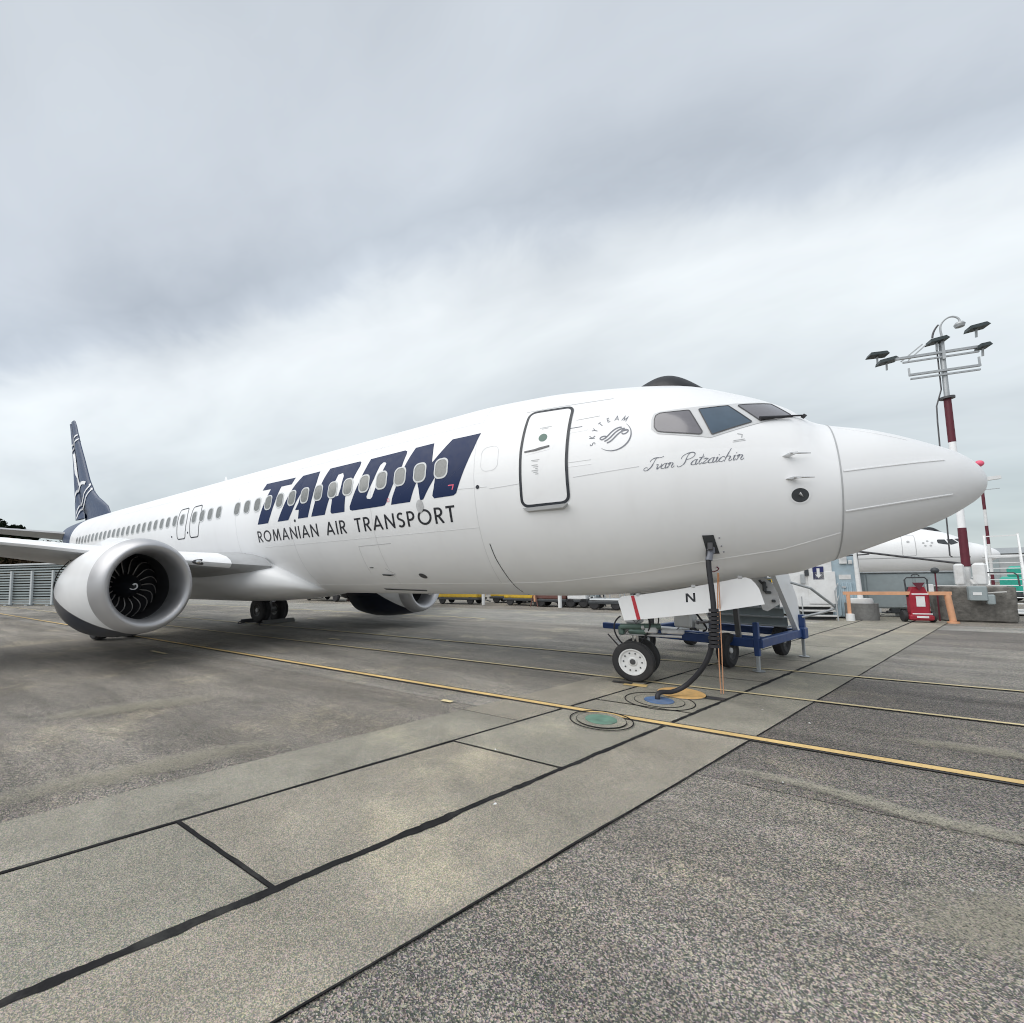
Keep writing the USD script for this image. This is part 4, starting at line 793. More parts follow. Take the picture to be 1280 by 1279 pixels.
part(gd, 'letter_n', plate(affinity.affine_transform(stroke([[(.1, 0), (.1, 1), (.75, 0), (.75, 1)]], .17).intersection(sg.box(0, 0, 1, 1)), [.155, 0, .012, .135, -3.31, 1.395]), ((0, -.6225, 0), (1, 0, 0), (0, 0, 1)), .003), 'black_text', smooth=False)
part(gd, 'hinge', [box((x, -.58, z), (.06, .10, .05), .01) for x, z in ((-4.0, 1.50), (-3.2, 1.64), (-2.6, 1.77))], 'gear_grey')
g2 = part(air, 'nose_gear_door', plate(dpoly, ((0, .622, 0), (1, 0, 0), (0, 0, 1)), .022), 'gear_grey', smooth=20)
part(g2, 'hinge_arm', [bar((-2.62, .60, 1.55), (-2.50, .45, 1.78), .03, 8), box((-2.5, .59, 1.62), (.10, .05, .14), .02), box((-2.43, .59, 1.46), (.08, .05, .05), .015)], 'dark_metal')
br_ = part(air, 'strut_bracket', plate([(-2.47, 1.80), (-2.30, 1.76), (-2.19, 1.66), (-2.14, 1.51), (-2.13, 1.35), (-2.28, 1.24), (-2.34, 1.26), (-2.40, 1.50)], ((0, .10, 0), (1, 0, 0), (0, 0, 1)), .05), 'gear_grey', smooth=20)
part(br_, 'latch', [box((-2.30, .02, 1.62), (.05, .05, .16), .015), box((-2.26, .02, 1.53), (.08, .05, .04), .01), box((-2.20, .02, 1.40), (.05, .05, .04), .01), bar((-2.36, .03, 1.72), (-2.27, .02, 1.60), .018, 6)], 'dark_box')
MX = -19.85
for s in (-1, 1):
    mg = part(air, 'main_gear', [bar((MX, s*2.86, .5), (MX+.05, s*2.75, 1.9), .13, 18), bar((MX, s*2.25, .565), (MX, s*3.47, .565), .09, 14)], 'gear_grey')
    part(mg, 'side_brace', [bar((MX, s*2.8, 1.1), (MX, s*1.7, 1.5), .06, 10), bar((MX-.1, s*2.86, .7), (MX-.5, s*2.86, 1.2), .05, 10)], 'gear_grey')
    part(mg, 'gear_door', plate([(-20.25, 1.75), (-19.45, 1.78), (-19.50, 1.05), (-19.75, .86), (-20.2, .95)], ((0, s*3.05, 0), (1, 0, 0), (0, 0, 1)), .03), 'white_paint')
    part(mg, 'brake_hose', tube(smoothpath([(MX+.2, s*2.8, 1.4), (MX+.28, s*2.7, 1.0), (MX+.1, s*2.7, .7)], 14), .025, 7), 'rubber')
    for yy in (2.43, 3.29): wheel(air, 'main_wheel', (MX, s*yy, .565), .565, .40, .27, 'wheel_dark', 0)

# wheel chocks by the port main gear
def chock(name, label, loc, m):
    t = thing(name, label, 'wheel chock', loc)
    part(t, 'block', hull([(x, y, 0) for x in (-.13, .13) for y in (-.75, .75)]+[(x, y, .16) for x in (-.05, .05) for y in (-.75, .75)]), m, smooth=False)
    part(t, 'rope', tube(smoothpath([(0, -.75, .1), (.0, -.9, .05), (.15, -1.0, .015), (.3, -.95, .015)], 14), .02, 6), 'rubber')
chock('wheel_chock', 'pale worn wheel chock in front of the far main wheels', (MX+.72, 2.85, 0), 'pit_grey')
chock('wheel_chock', 'black wheel chock behind the far main wheels', (MX-.72, 2.75, 0), 'rubber')

# ------------------------------------------------------------------ ground power cable
cab = thing('power_cable', 'thick black ground power cable hanging from the fuselage to the blue pit', 'cable')
pts = [(-2.93, -1.06, 2.22), (-2.945, -1.13, 2.12), (-2.95, -1.15, 1.97), (-2.93, -1.16, 1.57), (-2.925, -1.16, 1.25), (-2.96, -1.14, .9), (-3.05, -1.08, .6), (-3.22, -.98, .33), (-3.42, -.95, .13), (-3.56, -1.05, .085), (-3.645, -1.17, .10), (-3.675, -1.25, .085), (-3.68, -1.285, .01)]
part(cab, 'hose', tube(smoothpath(pts, 90), .034, 14), 'rubber', smooth=True)
part(cab, 'plug', [box((-2.915, -1.10, 2.19), (.10, .10, .16), .02), bar((-2.925, -1.12, 2.14), (-2.945, -1.15, 2.02), .045, 12)], 'grey_text')
part(cab, 'sleeve', [bar((-2.925+(-.03)*k, -1.16, 1.34-.055*i), (-2.925+(-.03)*k, -1.16, 1.30-.055*i), .062+.010*(i % 2), 14) for i in range(10) for k in [i/12]], 'rubber')
part(cab, 'handle', [bar((-3.12, -1.15, 1.14), (-2.95, -1.16, 1.16), .018, 8), bar((-3.14, -1.15, 1.12), (-3.12, -1.15, 1.16), .022, 8)], 'rubber')
cord = thing('tether_cord', 'two thin orange cords hanging beside the black cable down to the ground', 'cord')
part(cord, 'strand', tube(smoothpath([(-2.86, -.86, 1.84), (-2.90, -.62, 1.3), (-2.925, -.50, .8), (-2.935, -.43, .012)], 24), .0075, 6), 'orange_paint')
part(cord, 'strand', tube(smoothpath([(-2.85, -.86, 1.84), (-2.87, -.62, 1.3), (-2.885, -.50, .8), (-2.905, -.42, .012)], 24), .0075, 6), 'orange_paint')

# ------------------------------------------------------------------ towable passenger stairs
a1 = math.degrees(math.atan2(.942, .336))
st = thing('passenger_stairs', 'white passenger stairs on a blue wheeled frame, parked behind the nose wheels', 'airstairs', (-2.39, 1.71, 0), a1)
# local: x away along the frame, y to the left
part(st, 'chassis', [box((1.2, 0, .52), (2.5, .12, .17), .015), box((1.2, 2.45, .52), (2.5, .12, .17), .015), box((0, 1.22, .52), (.12, 2.6, .17), .015), box((2.3, 1.22, .52), (.12, 2.4, .17), .015), box((1.1, 1.2, .46), (.14, 2.3, .10), .01), box((2.32, .0, .52), (.24, .22, .24), .02), box((0, 2.9, .60), (.12, .7, .14), .015)], 'blue_paint')
part(st, 'deck_panel', [box((.05, 1.75, .655), (.28, .9, .035), .008)], 'dull_white')
part(st, 'jack_post', [box((-.03, .02, .60), (.085, .085, .62), .01)], 'blue_paint')
part(st, 'jack_post', [box((2.35, -.03, .66), (.11, .11, .5), .01)], 'blue_paint')
part(st, 'jack_foot', [box((-.03, .02, .16), (.055, .055, .30), .006), lathe([(.001, 0.012), (.10, 0.012), (.10, .022), (.03, .035), (.001, .035)], c=(-.03, .02, 0), n=18)], 'galv')
part(st, 'jack_foot', [box((2.35, -.03, .22), (.05, .05, .42), .006), lathe([(.001, 0.012), (.09, 0.012), (.09, .022), (.03, .035), (.001, .035)], c=(2.35, -.03, 0), n=18)], 'galv')
def small_wheel(nm, c):
    ty = part(st, nm, lathe([(.17, -.09), (.25, -.105), (.315, -.075), (.33, -.03), (.33, .03), (.315, .075), (.25, .105), (.17, .09)], 'y', 36, c), 'tyre', smooth=35)
    part(ty, 'rim', lathe([(.001, -.05), (.07, -.06), (.09, -.03), (.15, -.05), (.175, -.09), (.175, .09), (.15, .05), (.001, .05)], 'y', 28, c), 'wheel_dark', smooth=35)
    part(ty, 'hub_cap', lathe([(.001, -.085), (.05, -.08), (.06, -.05), (.001, -.05)], 'y', 14, c), 'wheel_white', smooth=35)
small_wheel('wheel', (-.08, .50, .345)); small_wheel('wheel', (2.15, .30, .345)); small_wheel('wheel', (.1, 2.25, .345)); small_wheel('wheel', (2.15, 2.2, .345))
# stairs rise from the far end of the frame towards the aircraft (-x)
def sidep(y, nm):
    f = ((0, y, 0), (1, 0, 0), (0, 0, 1))
    p = part(st, nm, plate([(2.42, .60), (2.42, .86), (2.32, 1.28), (1.40, 2.46), (.15, 3.9), (-.2, 3.9), (-.2, 3.2), (1.05, 1.72), (2.08, .62)], f, .05), 'white_paint')
    part(p, 'edge_rail', plate([(2.12, .60), (2.02, .60), (.98, 1.72), (-.25, 3.16), (-.2, 3.24), (1.06, 1.76)], ((0, y-.02, 0), (1, 0, 0), (0, 0, 1)), .09), 'white_paint')
    return p
sidep(.06, 'side_panel'); sidep(1.66, 'side_panel')
for i in range(13):
    x, z = 2.1-.197*i, .66+.212*i
    part(st, 'step', [box((x, .86, z), (.25, 1.5, .035), .008)], 'galv')
    part(st, 'riser', [box((x-.115, .86, z+.105), (.012, 1.5, .17), 0)], 'cabinet_grey')
hr = part(st, 'handrail', [tube([(1.75, -.06, 1.62), (1.9, -.34, 1.50), (2.45, -.56, 1.12), (2.5, -.56, 1.06), (2.42, -.40, .98), (2.30, -.06, .86)], .026, 8)], 'galv')
part(st, 'drive_box', [box((-.02, 1.28, .98), (.30, .36, .52), .03), box((-.05, .95, .80), (.2, .2, .2), .03)], 'dull_white')
part(st, 'cable_loop', [tube(smoothpath([(-.1, 1.05, 1.25), (-.2, .92, .95), (-.1, .85, .75), (.0, .95, .66)], 16), .02, 7)], 'rubber')
part(st, 'support_post', sqbar((.0, 2.05, .55), (.0, 2.0, 1.35), .09, .07), 'dark_metal'); part(st, 'support_post', sqbar((.0, .32, .55), (.0, .35, 1.5), .08, .07), 'dark_metal')
dg = affinity.translate(unary_union([stroke([[(0, .8), (.15, 1), (.15, 0)]], .12), affinity.translate(stroke([[(.5, 1), (.08, 1), (.05, .58), (.4, .58), (.48, .3), (.4, .05), (.05, .05)]], .12), .4, 0)]), 0, 0)
part(st, 'number_15', plate(affinity.scale(dg, .085, .085, origin=(0, 0)), ((-.0625, 2.05, .49), (0, -1, 0), (0, 0, 1)), .002), 'dull_white', smooth=False)

# ------------------------------------------------------------------ right-hand background
# floodlight mast on its concrete block
blk = thing('concrete_block', 'rough dark concrete block carrying the floodlight mast', 'block', (4.12, 15.45, 0))
bx = box((0, 0, .62), (1.75, 1.2, 1.24), .05).subdivide().subdivide().subdivide()
bv = bx.vertices; bx.vertices = bv+(meshkit.fbm(bv*3.0+5, 4, 3)[:, None]-.5)*.12*np.sign(bv-[0, 0, .62])*[1, 1, .4]
part(blk, 'block_body', bx, 'concrete_block', smooth=50)
part(blk, 'pale_cap', box((-.1, 0, 1.245), (1.6, 1.05, .04), .01), 'pale_concrete')
MXX, MY = 4.06, 15.3
mast = thing('floodlight_mast', 'tall red and white floodlight mast standing on the concrete block', 'light mast', (MXX, MY, 0))
def seg(z0, z1, r, m, nm='pole_section'): part(mast, nm, bar((0, 0, z0), (0, 0, z1), r, 20, r*.97), m)
seg(1.26, 1.95, .095, 'dull_white'); seg(1.95, 3.35, .112, 'maroon'); seg(3.35, 4.9, .10, 'seam_light'); seg(4.9, 6.55, .10, 'seam_light')
seg(6.55, 8.25, .10, 'maroon'); seg(8.25, 10.4, .075, 'galv'); part(mast, 'collar', lathe([(.001, 8.2), (.20, 8.2), (.20, 8.28), (.001, 8.28)], n=20), 'dark_metal')
part(mast, 'conduit', tube([(-.30, 0, 2.3), (-.36, 0, 2.36), (-.30, 0, 7.4), (-.28, 0, 8.0), (-.12, 0, 8.6), (-.12, 0, 10.3)], .022, 7), 'dark_metal')
cd = R*np.array([1, 1, 0]); cd = np.array([.97, .24, 0])
def arm(z, L0, L1, r=.05, off=0.0): return sqbar(cd*L0+[0, -.1+off, z], cd*L1+[0, -.1+off, z], r, r)
part(mast, 'cross_arm', [arm(9.98, -1.35, 1.0, .09), arm(9.80, -1.15, .95, .06)], 'galv')
part(mast, 'cross_arm', [arm(9.28, -1.0, .95, .08), arm(9.12, -.98, .93, .06), sqbar(cd*-1.0+[0, -.1, 9.25], cd*-1.0+[0, -.1, 9.55], .05, .05), sqbar(cd*.93+[0, -.1, 9.25], cd*.93+[0, -.1, 9.6], .05, .05)], 'galv')
def flood(c, tilt, yawd, sc=1.0):
    b = trimesh.util.concatenate([hull([(-.30*sc, -.18, -.04), (.30*sc, -.18, -.04), (-.30*sc, .18, -.06), (.30*sc, .18, -.06), (-.24*sc, -.14, .09), (.24*sc, -.14, .09), (-.25*sc, .15, .06), (.25*sc, .15, .06)])])
    Rm = trimesh.transformations.rotation_matrix(math.radians(yawd), [0, 0, 1]) @ trimesh.transformations.rotation_matrix(math.radians(tilt), [0, 1, 0])
    b.apply_transform(Rm); b.apply_translation(c); l = part(mast, 'floodlight', b, 'lamp_dark', smooth=False)
    part(l, 'bracket', [sqbar(np.array(c)+[0, .05, -.02], np.array(c)+[.0 if abs(tilt) < 15 else .30, .1, -.32 if abs(tilt) < 15 else -.05], .06, .05)], 'galv')
flood((-1.72, -.1, 10.42), 3, 14); flood((-1.50, -.2, 10.05), -9, 14); flood((-.15, -.2, 10.42), -8, 14, .9); flood((.86, -.1, 10.62), -8, 14, .9); flood((1.02, .1, 9.94), -6, 14, .5)
part(mast, 'brace', [sqbar((-1.1, -.1, 9.95), (-.5, -.12, 10.45), .05, .04), sqbar((-.9, -.1, 9.95), (-.35, -.12, 10.45), .05, .04), sqbar((0, -.1, 9.7), (0, -.1, 10.5), .12, .08)], 'galv')
part(mast, 'lamp_arm', tube(smoothpath([(-.05, 0, 10.3), (.02, 0, 10.9), (.08, 0, 11.15), (.30, 0, 11.3), (.48, 0, 11.18), (.50, 0, 11.02)], 24), .03, 8), 'galv')
part(mast, 'lamp_arm', tube(smoothpath([(-.02, 0, 11.1), (-.14, 0, 10.9), (-.2, 0, 10.65)], 10), .03, 8), 'dark_metal')
part(mast, 'lamp_globe', lathe([(.001, -.16), (.12, -.12), (.15, -.02), (.10, .06), (.001, .08)], n=16, c=(.50, 0, 10.95)), 'galv')
part(mast, 'equipment_box', [box((-.25, -.25, 1.66), (.24, .2, .78), .06), box((.22, -.28, 1.66), (.34, .2, .82), .08)], 'dull_white')
part(mast, 'meter_box', [box((-.02, -.72, 1.0), (.42, .22, .50), .03), box((.26, -.72, .80), (.18, .2, .34), .03)], 'cabinet_grey'); part(mast, 'meter_plate', box((-.05, -.835, 1.0), (.20, .01, .10)), 'dull_white')
part(mast, 'conduit', [bar((-.05, -.72, 1.3), (-.05, -.45, 1.45), .05, 8), bar((.2, -.74, 1.02), (.62, -.74, 1.06), .025, 8)], 'pale_concrete')
# second mast further back
m2 = thing('floodlight_mast', 'thinner red and white mast behind the jet nose with a red lamp on top', 'light mast', (7.3, 24, 0))
for z0, z1, m in ((0, 1.6, 'maroon'), (1.6, 3.06, 'dull_white'), (3.06, 3.95, 'maroon'), (3.95, 4.75, 'dull_white'), (4.75, 5.6, 'maroon'), (5.6, 6.9, 'dull_white')):
    part(m2, 'pole_section', bar((0, 0, z0), (0, 0, z1), .055, 14), m)
part(m2, 'beacon', trimesh.creation.icosphere(2, .16).apply_translation([0, 0, 7.05]), 'pink_red', smooth=True)
part(m2, 'lamp_head', hull([(.10, -.1, 6.16), (.62, -.1, 6.20), (.10, .1, 6.16), (.62, .1, 6.2), (.15, -.1, 6.34), (.58, -.1, 6.36), (.15, .1, 6.34), (.58, .1, 6.36)]), 'dull_white', smooth=False)
part(m2, 'cross_arm', sqbar((-.1, 0, 5.72), (.55, 0, 5.74), .03, .03), 'galv')
# guard rail
gr = thing('guard_rail', 'low orange pipe guard rail in front of the grey cabinet', 'guard rail')
part(gr, 'rail', [sqbar((.50, 13.66, 1.02), (3.30, 14.05, 1.02), .10, .12)], 'orange_paint'); part(gr, 'post', [box((.63, 13.68, .62), (.10, .10, .76), .015)], 'orange_paint', label='short orange post on a white foot')
part(gr, 'post', [bar((3.20, 14.05, 1.05), (3.28, 14.05, .06), .085, 14)], 'orange_paint'); part(gr, 'foot', [lathe([(.001, 0), (.13, 0), (.12, .26), (.001, .28)], c=(.64, 13.66, -.01), n=16)], 'dull_white'); part(gr, 'foot', [lathe([(.001, 0), (.15, 0), (.15, .06), (.001, .07)], c=(3.28, 14.05, -.01), n=16)], 'orange_paint')
# wheeled fire extinguisher
fe = thing('fire_extinguisher', 'red wheeled fire extinguisher with a tall black handle in front of the rail', 'fire extinguisher', (2.48, 13.98, 0), 8)
part(fe, 'cabinet', [box((0, 0, .62), (.50, .34, .84), .06), box((0, -.02, .17), (.62, .40, .20), .05)], 'red_paint')
part(fe, 'tank', [hull([(x, y, z) for x, z in ((-.23, 1.0), (.23, 1.0), (-.15, 1.25), (.15, 1.25)) for y in (-.1, .14)])], 'red_paint')
part(fe, 'label_plate', box((0, -.176, .74), (.22, .008, .36)), 'dull_white'); part(fe, 'label_plate', box((0, -.224, .20), (.3, .008, .07)), 'dull_white')
part(fe, 'trim_band', box((0, -.176, 1.0), (.42, .008, .04)), 'seam_light'); part(fe, 'trim_band', box((0, -.226, .31), (.5, .008, .03)), 'seam_light')
part(fe, 'handle', [tube([(-.27, 0, .9), (-.29, .02, 1.50), (-.23, .02, 1.58), (.23, .02, 1.58), (.29, .02, 1.50), (.27, 0, .9)], .024, 8)], 'dark_box'); part(fe, 'lifting_ring', [tube(arcpts3 := [(.10*math.cos(q), .02, 1.62+.08*math.sin(q)) for q in np.linspace(0, np.pi, 9)], .018, 6)], 'dark_box')
part(fe, 'warning_triangle', plate([(-.16, 1.40), (.16, 1.40), (0, 1.14)], ((0, -.14, 0), (1, 0, 0), (0, 0, 1)), .02), 'maroon', smooth=False)
for s in (-1, 1): part(fe, 'wheel', lathe([(.001, -.05), (.19, -.05), (.2, -.03), (.2, .03), (.19, .05), (.001, .05)], 'x', 24, (s*.36, .10, .2)), 'tyre')
# grey cabinet on legs
cb = thing('equipment_cabinet', 'grey two-door steel cabinet on legs behind the guard rail', 'cabinet', (2.75, 16.4, 0), 14)
part(cb, 'cabinet_body', box((0, 0, 1.05), (2.95, .8, 1.40), .02), 'cabinet_grey', smooth=False)
for x, w in ((-.70, 1.44), (.72, 1.34)):
    d = part(cb, 'door', box((x, -.415, 1.05), (w-.06, .03, 1.30), .012), 'cabinet_grey', smooth=False); part(d, 'handle', box((x+w*.36, -.445, 1.1), (.05, .03, .18), .01), 'dark_box'); part(d, 'lock_plate', box((x+w*.30, -.436, .55), (.08, .012, .06)), 'galv')
part(cb, 'roof_lip', box((0, 0, 1.775), (3.05, .95, .05), .01), 'galv'); part(cb, 'corner_post', box((1.40, -.45, .95), (.16, .10, 1.75), .01), 'shed_blue')
for x in (-1.1, -.2, .9): part(cb, 'leg', box((x, 0, .18), (.22, .5, .36), .02), 'pale_concrete')
part(cb, 'valve', [box((-.55, -.3, .25), (.3, .2, .2), .04), bar((-.8, -.3, .2), (-.2, -.3, .25), .06, 8)], 'dark_box')
# white lamp post on a drum foot
wp_ = thing('white_post', 'slim white post on a round grey concrete drum beside the shed', 'post', (1.07, 14.35, 0))
part(wp_, 'pole', bar((0, 0, .65), (-.05, 0, 2.55), .085, 14, .06), 'dull_white'); part(wp_, 'collar', lathe([(.001, .62), (.34, .62), (.35, .70), (.32, .80), (.001, .82)], n=24), 'dull_white')
part(wp_, 'drum', lathe([(.001, 0), (.46, 0), (.48, .2), (.46, .4), (.47, .62), (.001, .63)], n=28), 'pit_grey'); part(wp_, 'cross_arm', [sqbar((-.55, 0, 2.42), (.35, 0, 2.48), .05, .05)], 'dark_metal')
# control hut with white door leaf and blue corrugated flank
hut = thing('control_hut', 'pale hut with a blue arrow sign on its white side', 'hut', (-.15, 14.6, 0), 10)
part(hut, 'wall', box((-.25, .6, 1.55), (1.45, 1.6, 2.5), .02), 'dull_white', smooth=False); part(hut, 'base', box((-.25, .6, .25), (1.4, 1.5, .34), .01), 'cabinet_grey', smooth=False)
sg_ = part(hut, 'arrow_sign', box((.03, -.225, 1.79), (.34, .02, .52)), 'sign_blue', smooth=False)
part(sg_, 'arrow', plate([(-.045, .19), (.045, .19), (.045, -.06), (.105, -.06), (0, -.20), (-.105, -.06), (-.045, -.06)], ((.03, -.2365, 1.79), (1, 0, 0), (0, 0, 1)), .004), 'dull_white', smooth=False)
part(hut, 'switch_box', [box((-.34, -.24, 1.82), (.13, .06, .26), .01)], 'dark_box'); part(hut, 'switch_box', [box((-.48, -.24, 1.56), (.14, .06, .38), .01)], 'galv')
part(hut, 'door_leaf', box((.12, -.22, 1.20), (.86, .03, 1.28), .01), 'dull_white', smooth=False)
con = thing('corrugated_locker', 'blue grey corrugated steel locker standing beside the hut', 'locker', (.62, 14.75, 0), 8)
part(con, 'locker_body', box((0, .3, 1.42), (.80, .9, 2.7), .01), 'shed_blue', smooth=False)
for i in range(7): part(con, 'rib', box((-.36+.12*i, -.165, .75), (.055, .05, 1.3), .02), 'shed_blue')
part(con, 'notice', box((.08, -.16, 1.62), (.36, .012, .18)), 'dull_white'); part(con, 'junction_box', [box((.05, -.2, 2.28), (.22, .12, .30), .02), box((.26, -.19, 2.2), (.12, .1, .16), .02)], 'dull_white'); part(con, 'latch', box((.02, -.18, 1.22), (.12, .05, .08), .01), 'galv'); part(con, 'frame_post', box((.50, .1, 1.45), (.12, .3, 2.7), .01), 'dark_metal')
for x in (-.3, .3): part(con, 'foot', box((x, .2, .04), (.12, .5, .08)), 'dark_box')
sps = thing('hut_steps', 'short metal steps with thin handrails at the foot of the hut', 'steps', (-.38, 13.45, 0), 10)
for i in range(3): part(sps, 'step', box((.15, .0+.22*i, .16+.17*i), (1.05, .26, .05), .01), 'pale_concrete'); part(sps, 'stringer', box((.15, .12+.22*i, .08+.17*i), (1.0, .04, .12)), 'dark_box')
part(sps, 'handrail', [bar((.64, -.12, .0), (.62, -.10, 1.12), .025, 8), bar((.62, -.10, 1.10), (.95, .62, 1.38), .02, 8), bar((.63, -.1, .62), (.95, .6, .9), .018, 8), bar((-.38, -.1, .0), (-.38, -.08, .9), .02, 8)], 'galv')
# colourful machinery glimpsed left of the hut
mc = thing('stacked_crates', 'green, yellow and dark red crates stacked left of the hut', 'crates', (-1.15, 16.2, 0))
part(mc, 'crate', box((0, 0, .75), (1.1, .9, 1.15), .03), 'brown_red'); part(mc, 'crate', box((.02, 0, 1.50), (1.15, .9, .22), .03), 'yellow_equip'); part(mc, 'crate', box((.05, 0, 1.92), (1.0, .8, .55), .03), 'hydraulic_green'); part(mc, 'crate', box((-.1, 0, .08), (1.2, 1.0, .16), .01), 'dark_box'); part(mc, 'strap', [bar((-.5, -.48, .9), (.3, -.48, 1.35), .025, 6), bar((.35, -.48, .3), (.35, -.48, 1.3), .03, 6)], 'orange_paint')
# thin pole and small work lamp
wl = thing('work_lamp', 'small black lamp on a stick behind the orange post', 'lamp', (3.15, 14.75, 0)); part(wl, 'stick', bar((0, 0, 0), (0, 0, 1.75), .022, 8), 'maroon'); part(wl, 'lamp_head', [trimesh.creation.icosphere(2, .11).apply_translation([0, 0, 1.82])], 'dark_box'); part(wl, 'plate', box((-.18, -.05, 1.18), (.2, .06, .28), .02), 'dull_white')
ho = thing('hose_loop', 'thin dark handrail loop beside the floodlight mast boxes', 'handrail', (4.6, 15.0, 0)); part(ho, 'tube', tube([(-.2, 0, 1.72), (.42, 0, 1.70), (.5, 0, 1.62), (.52, 0, 1.25)], .022, 8), 'dark_metal')
# white access stairs at the frame's edge
ws = thing('access_stairs', 'tall white metal access stairs with open treads, right of the mast', 'stairs', (6.0, 18.6, 0), -17)
for k in (-1, 1):
    part(ws, 'stringer', [sqbar((k*.44, .0, .12), (k*.44, 2.0, 2.35), .06, .14)], 'dull_white')
    part(ws, 'post', sqbar((k*.44, 2.0, 0), (k*.44, 2.0, 3.35), .06, .06), 'dull_white'); part(ws, 'post', sqbar((k*.44, .05, 0), (k*.44, .05, 1.15), .06, .06), 'dull_white')
    part(ws, 'handrail', [sqbar((k*.44, .05, 1.12), (k*.44, 2.0, 3.30), .05, .05)], 'dull_white'); part(ws, 'handrail', [sqbar((k*.44, .05, .65), (k*.44, 2.0, 2.85), .03, .03)], 'dull_white')
for i in range(10): part(ws, 'tread', box((0, .05+.215*i, .22+.235*i), (.86, .22, .035), .006), 'dull_white')
part(ws, 'base_frame', [box((0, 1.0, .10), (1.1, 2.3, .08), .02)], 'dull_white'); part(ws, 'platform', [box((0, 2.45, 2.40), (1.1, .9, .08), .01)], 'dull_white'); part(ws, 'platform_rail', [sqbar((-.5, 2.85, 3.3), (.5, 2.85, 3.3), .05, .05)], 'dull_white')
# railing of slim pipes left of those stairs
rl = thing('pipe_railing', 'pale slim pipe railing behind the orange post and mast', 'railing', (3.4, 18.6, 0), 10)
part(rl, 'pipe', [bar((-1.2, 0, z), (2.4, .1, z), .035, 8) for z in (.7, 1.1, 1.5)], 'dull_white'); part(rl, 'post', [bar((x, 0, 0), (x, 0, 1.55), .04, 8) for x in (-1.1, .6, 2.3)], 'dull_white')
tv = thing('teal_tug', 'teal green ground vehicle at the right edge behind the white stairs', 'vehicle', (11.1, 30.0, 0), 10)
part(tv, 'body', [box((0, 0, .95), (3.0, 1.6, .9), .12), box((-.6, 0, 1.65), (1.3, 1.4, .7), .15)], 'teal'); part(tv, 'skirt', box((0, 0, .42), (3.1, 1.5, .25), .04), 'dark_box'); part(tv, 'window', [box((-.6, -.71, 1.72), (.9, .03, .42), .01)], 'cockpit_glass')
for x in (-.95, .95):
    for y in (-.72, .72): part(tv, 'wheel', lathe([(.001, -.12), (.30, -.12), (.36, -.06), (.36, .06), (.30, .12), (.001, .12)], 'y', 24, (x, y, .36)), 'tyre')

# second airliner behind
a2 = thing('parked_airliner', 'second white jet parked further back on the right, partly hidden', 'airliner', (13.4, 42.3, 0))
part(a2, 'fuselage', loft([ring(d) for d in np.r_[.004, .03, .09, .2, np.arange(.35, 7.5, .22), np.arange(8, 24, 2.0), np.arange(24, 38, .8)]], True, True), 'white_paint', smooth=True)
for nm, pp, m, r in panes: part(a2, 'cockpit_window', decal(roundpoly(pp, r), .01, size=.1), 'dark_box', smooth=True)
part(a2, 'service_door', decal(outline(dp, .03, .11), .01, size=.1), 'seam_grey', smooth=True)
part(a2, 'star_ring', decal(unary_union([sg.Point(-4.03+.25*math.cos(q), 3.9+.2*math.sin(q)).buffer(.07) for q in np.arange(5)*2*np.pi/5+.3]), .01), 'seam_grey')
part(a2, 'crown_fairing', TM(np.vstack(hm), loft(hm, False, False, closed=False).faces), 'spinner_black', smooth=True)
part(a2, 'body_line', decal(sg.LineString([(-24, 2.85), (-5, 2.85), (-2.2, 2.80)]).buffer(.03), .01, size=.4), 'seam_grey')
part(a2, 'door_window', decal(sg.Point(-5.1, 4.1).buffer(.09), .012), 'seam_grey'); part(a2, 'vane_plate', decal(sg.Point(-1.9, 2.8).buffer(.09), .01), 'dark_box')
for s in (-1, 1): part(a2, 'wing', loft([wing_sec(s, y, -x, c, z, tk) for y, x, c, z, tk in WS]), 'wing_grey', smooth=40)
part(a2, 'fin', loft([slab_sec(z, a, b, t) for z, a, b, t in FZ]), 'white_paint', smooth=50)
g_ = part(a2, 'nose_gear', bar((NX, 0, .3), (NX, 0, 1.8), .09, 10), 'gear_grey')
for y in (-.25, .25): part(a2, 'nose_wheel', lathe([(.001, -.1), (.3, -.1), (.343, -.04), (.343, .04), (.3, .1), (.001, .1)], 'y', 20, (NX, y, .343)), 'tyre')
for s in (-1, 1):
    part(a2, 'main_gear', bar((MX, s*2.86, .5), (MX, s*2.8, 1.9), .13, 10), 'gear_grey')
    for yy in (2.43, 3.29): part(a2, 'main_wheel', lathe([(.001, -.2), (.5, -.2), (.565, -.1), (.565, .1), (.5, .2), (.001, .2)], 'y', 24, (MX, s*yy, .565)), 'tyre')
part(a2, 'engine', loft([superring(12.4+dx, r, 1.64+r, 1.64-r, 2.0, 32)+np.array([0, -4.8, 0]) for dx, r in ((0, .98), (.2, 1.1), (1, 1.17), (2.4, 1.12), (3.6, .9))]), 'white_paint', smooth=50)
# sloping boom in front of it
bo = thing('service_boom', 'long thin dark boom slanting in front of the second jet', 'boom', (0, 0, 0)); part(bo, 'tube', [bar((1.6, 21, 2.95), (6.2, 21.5, 2.0), .05, 8)], 'dark_metal'); part(bo, 'stand', [bar((1.8, 21, 0), (1.7, 21, 2.93), .06, 8), bar((6.1, 21.5, 0), (6.15, 21.5, 2.0), .06, 8)], 'galv')

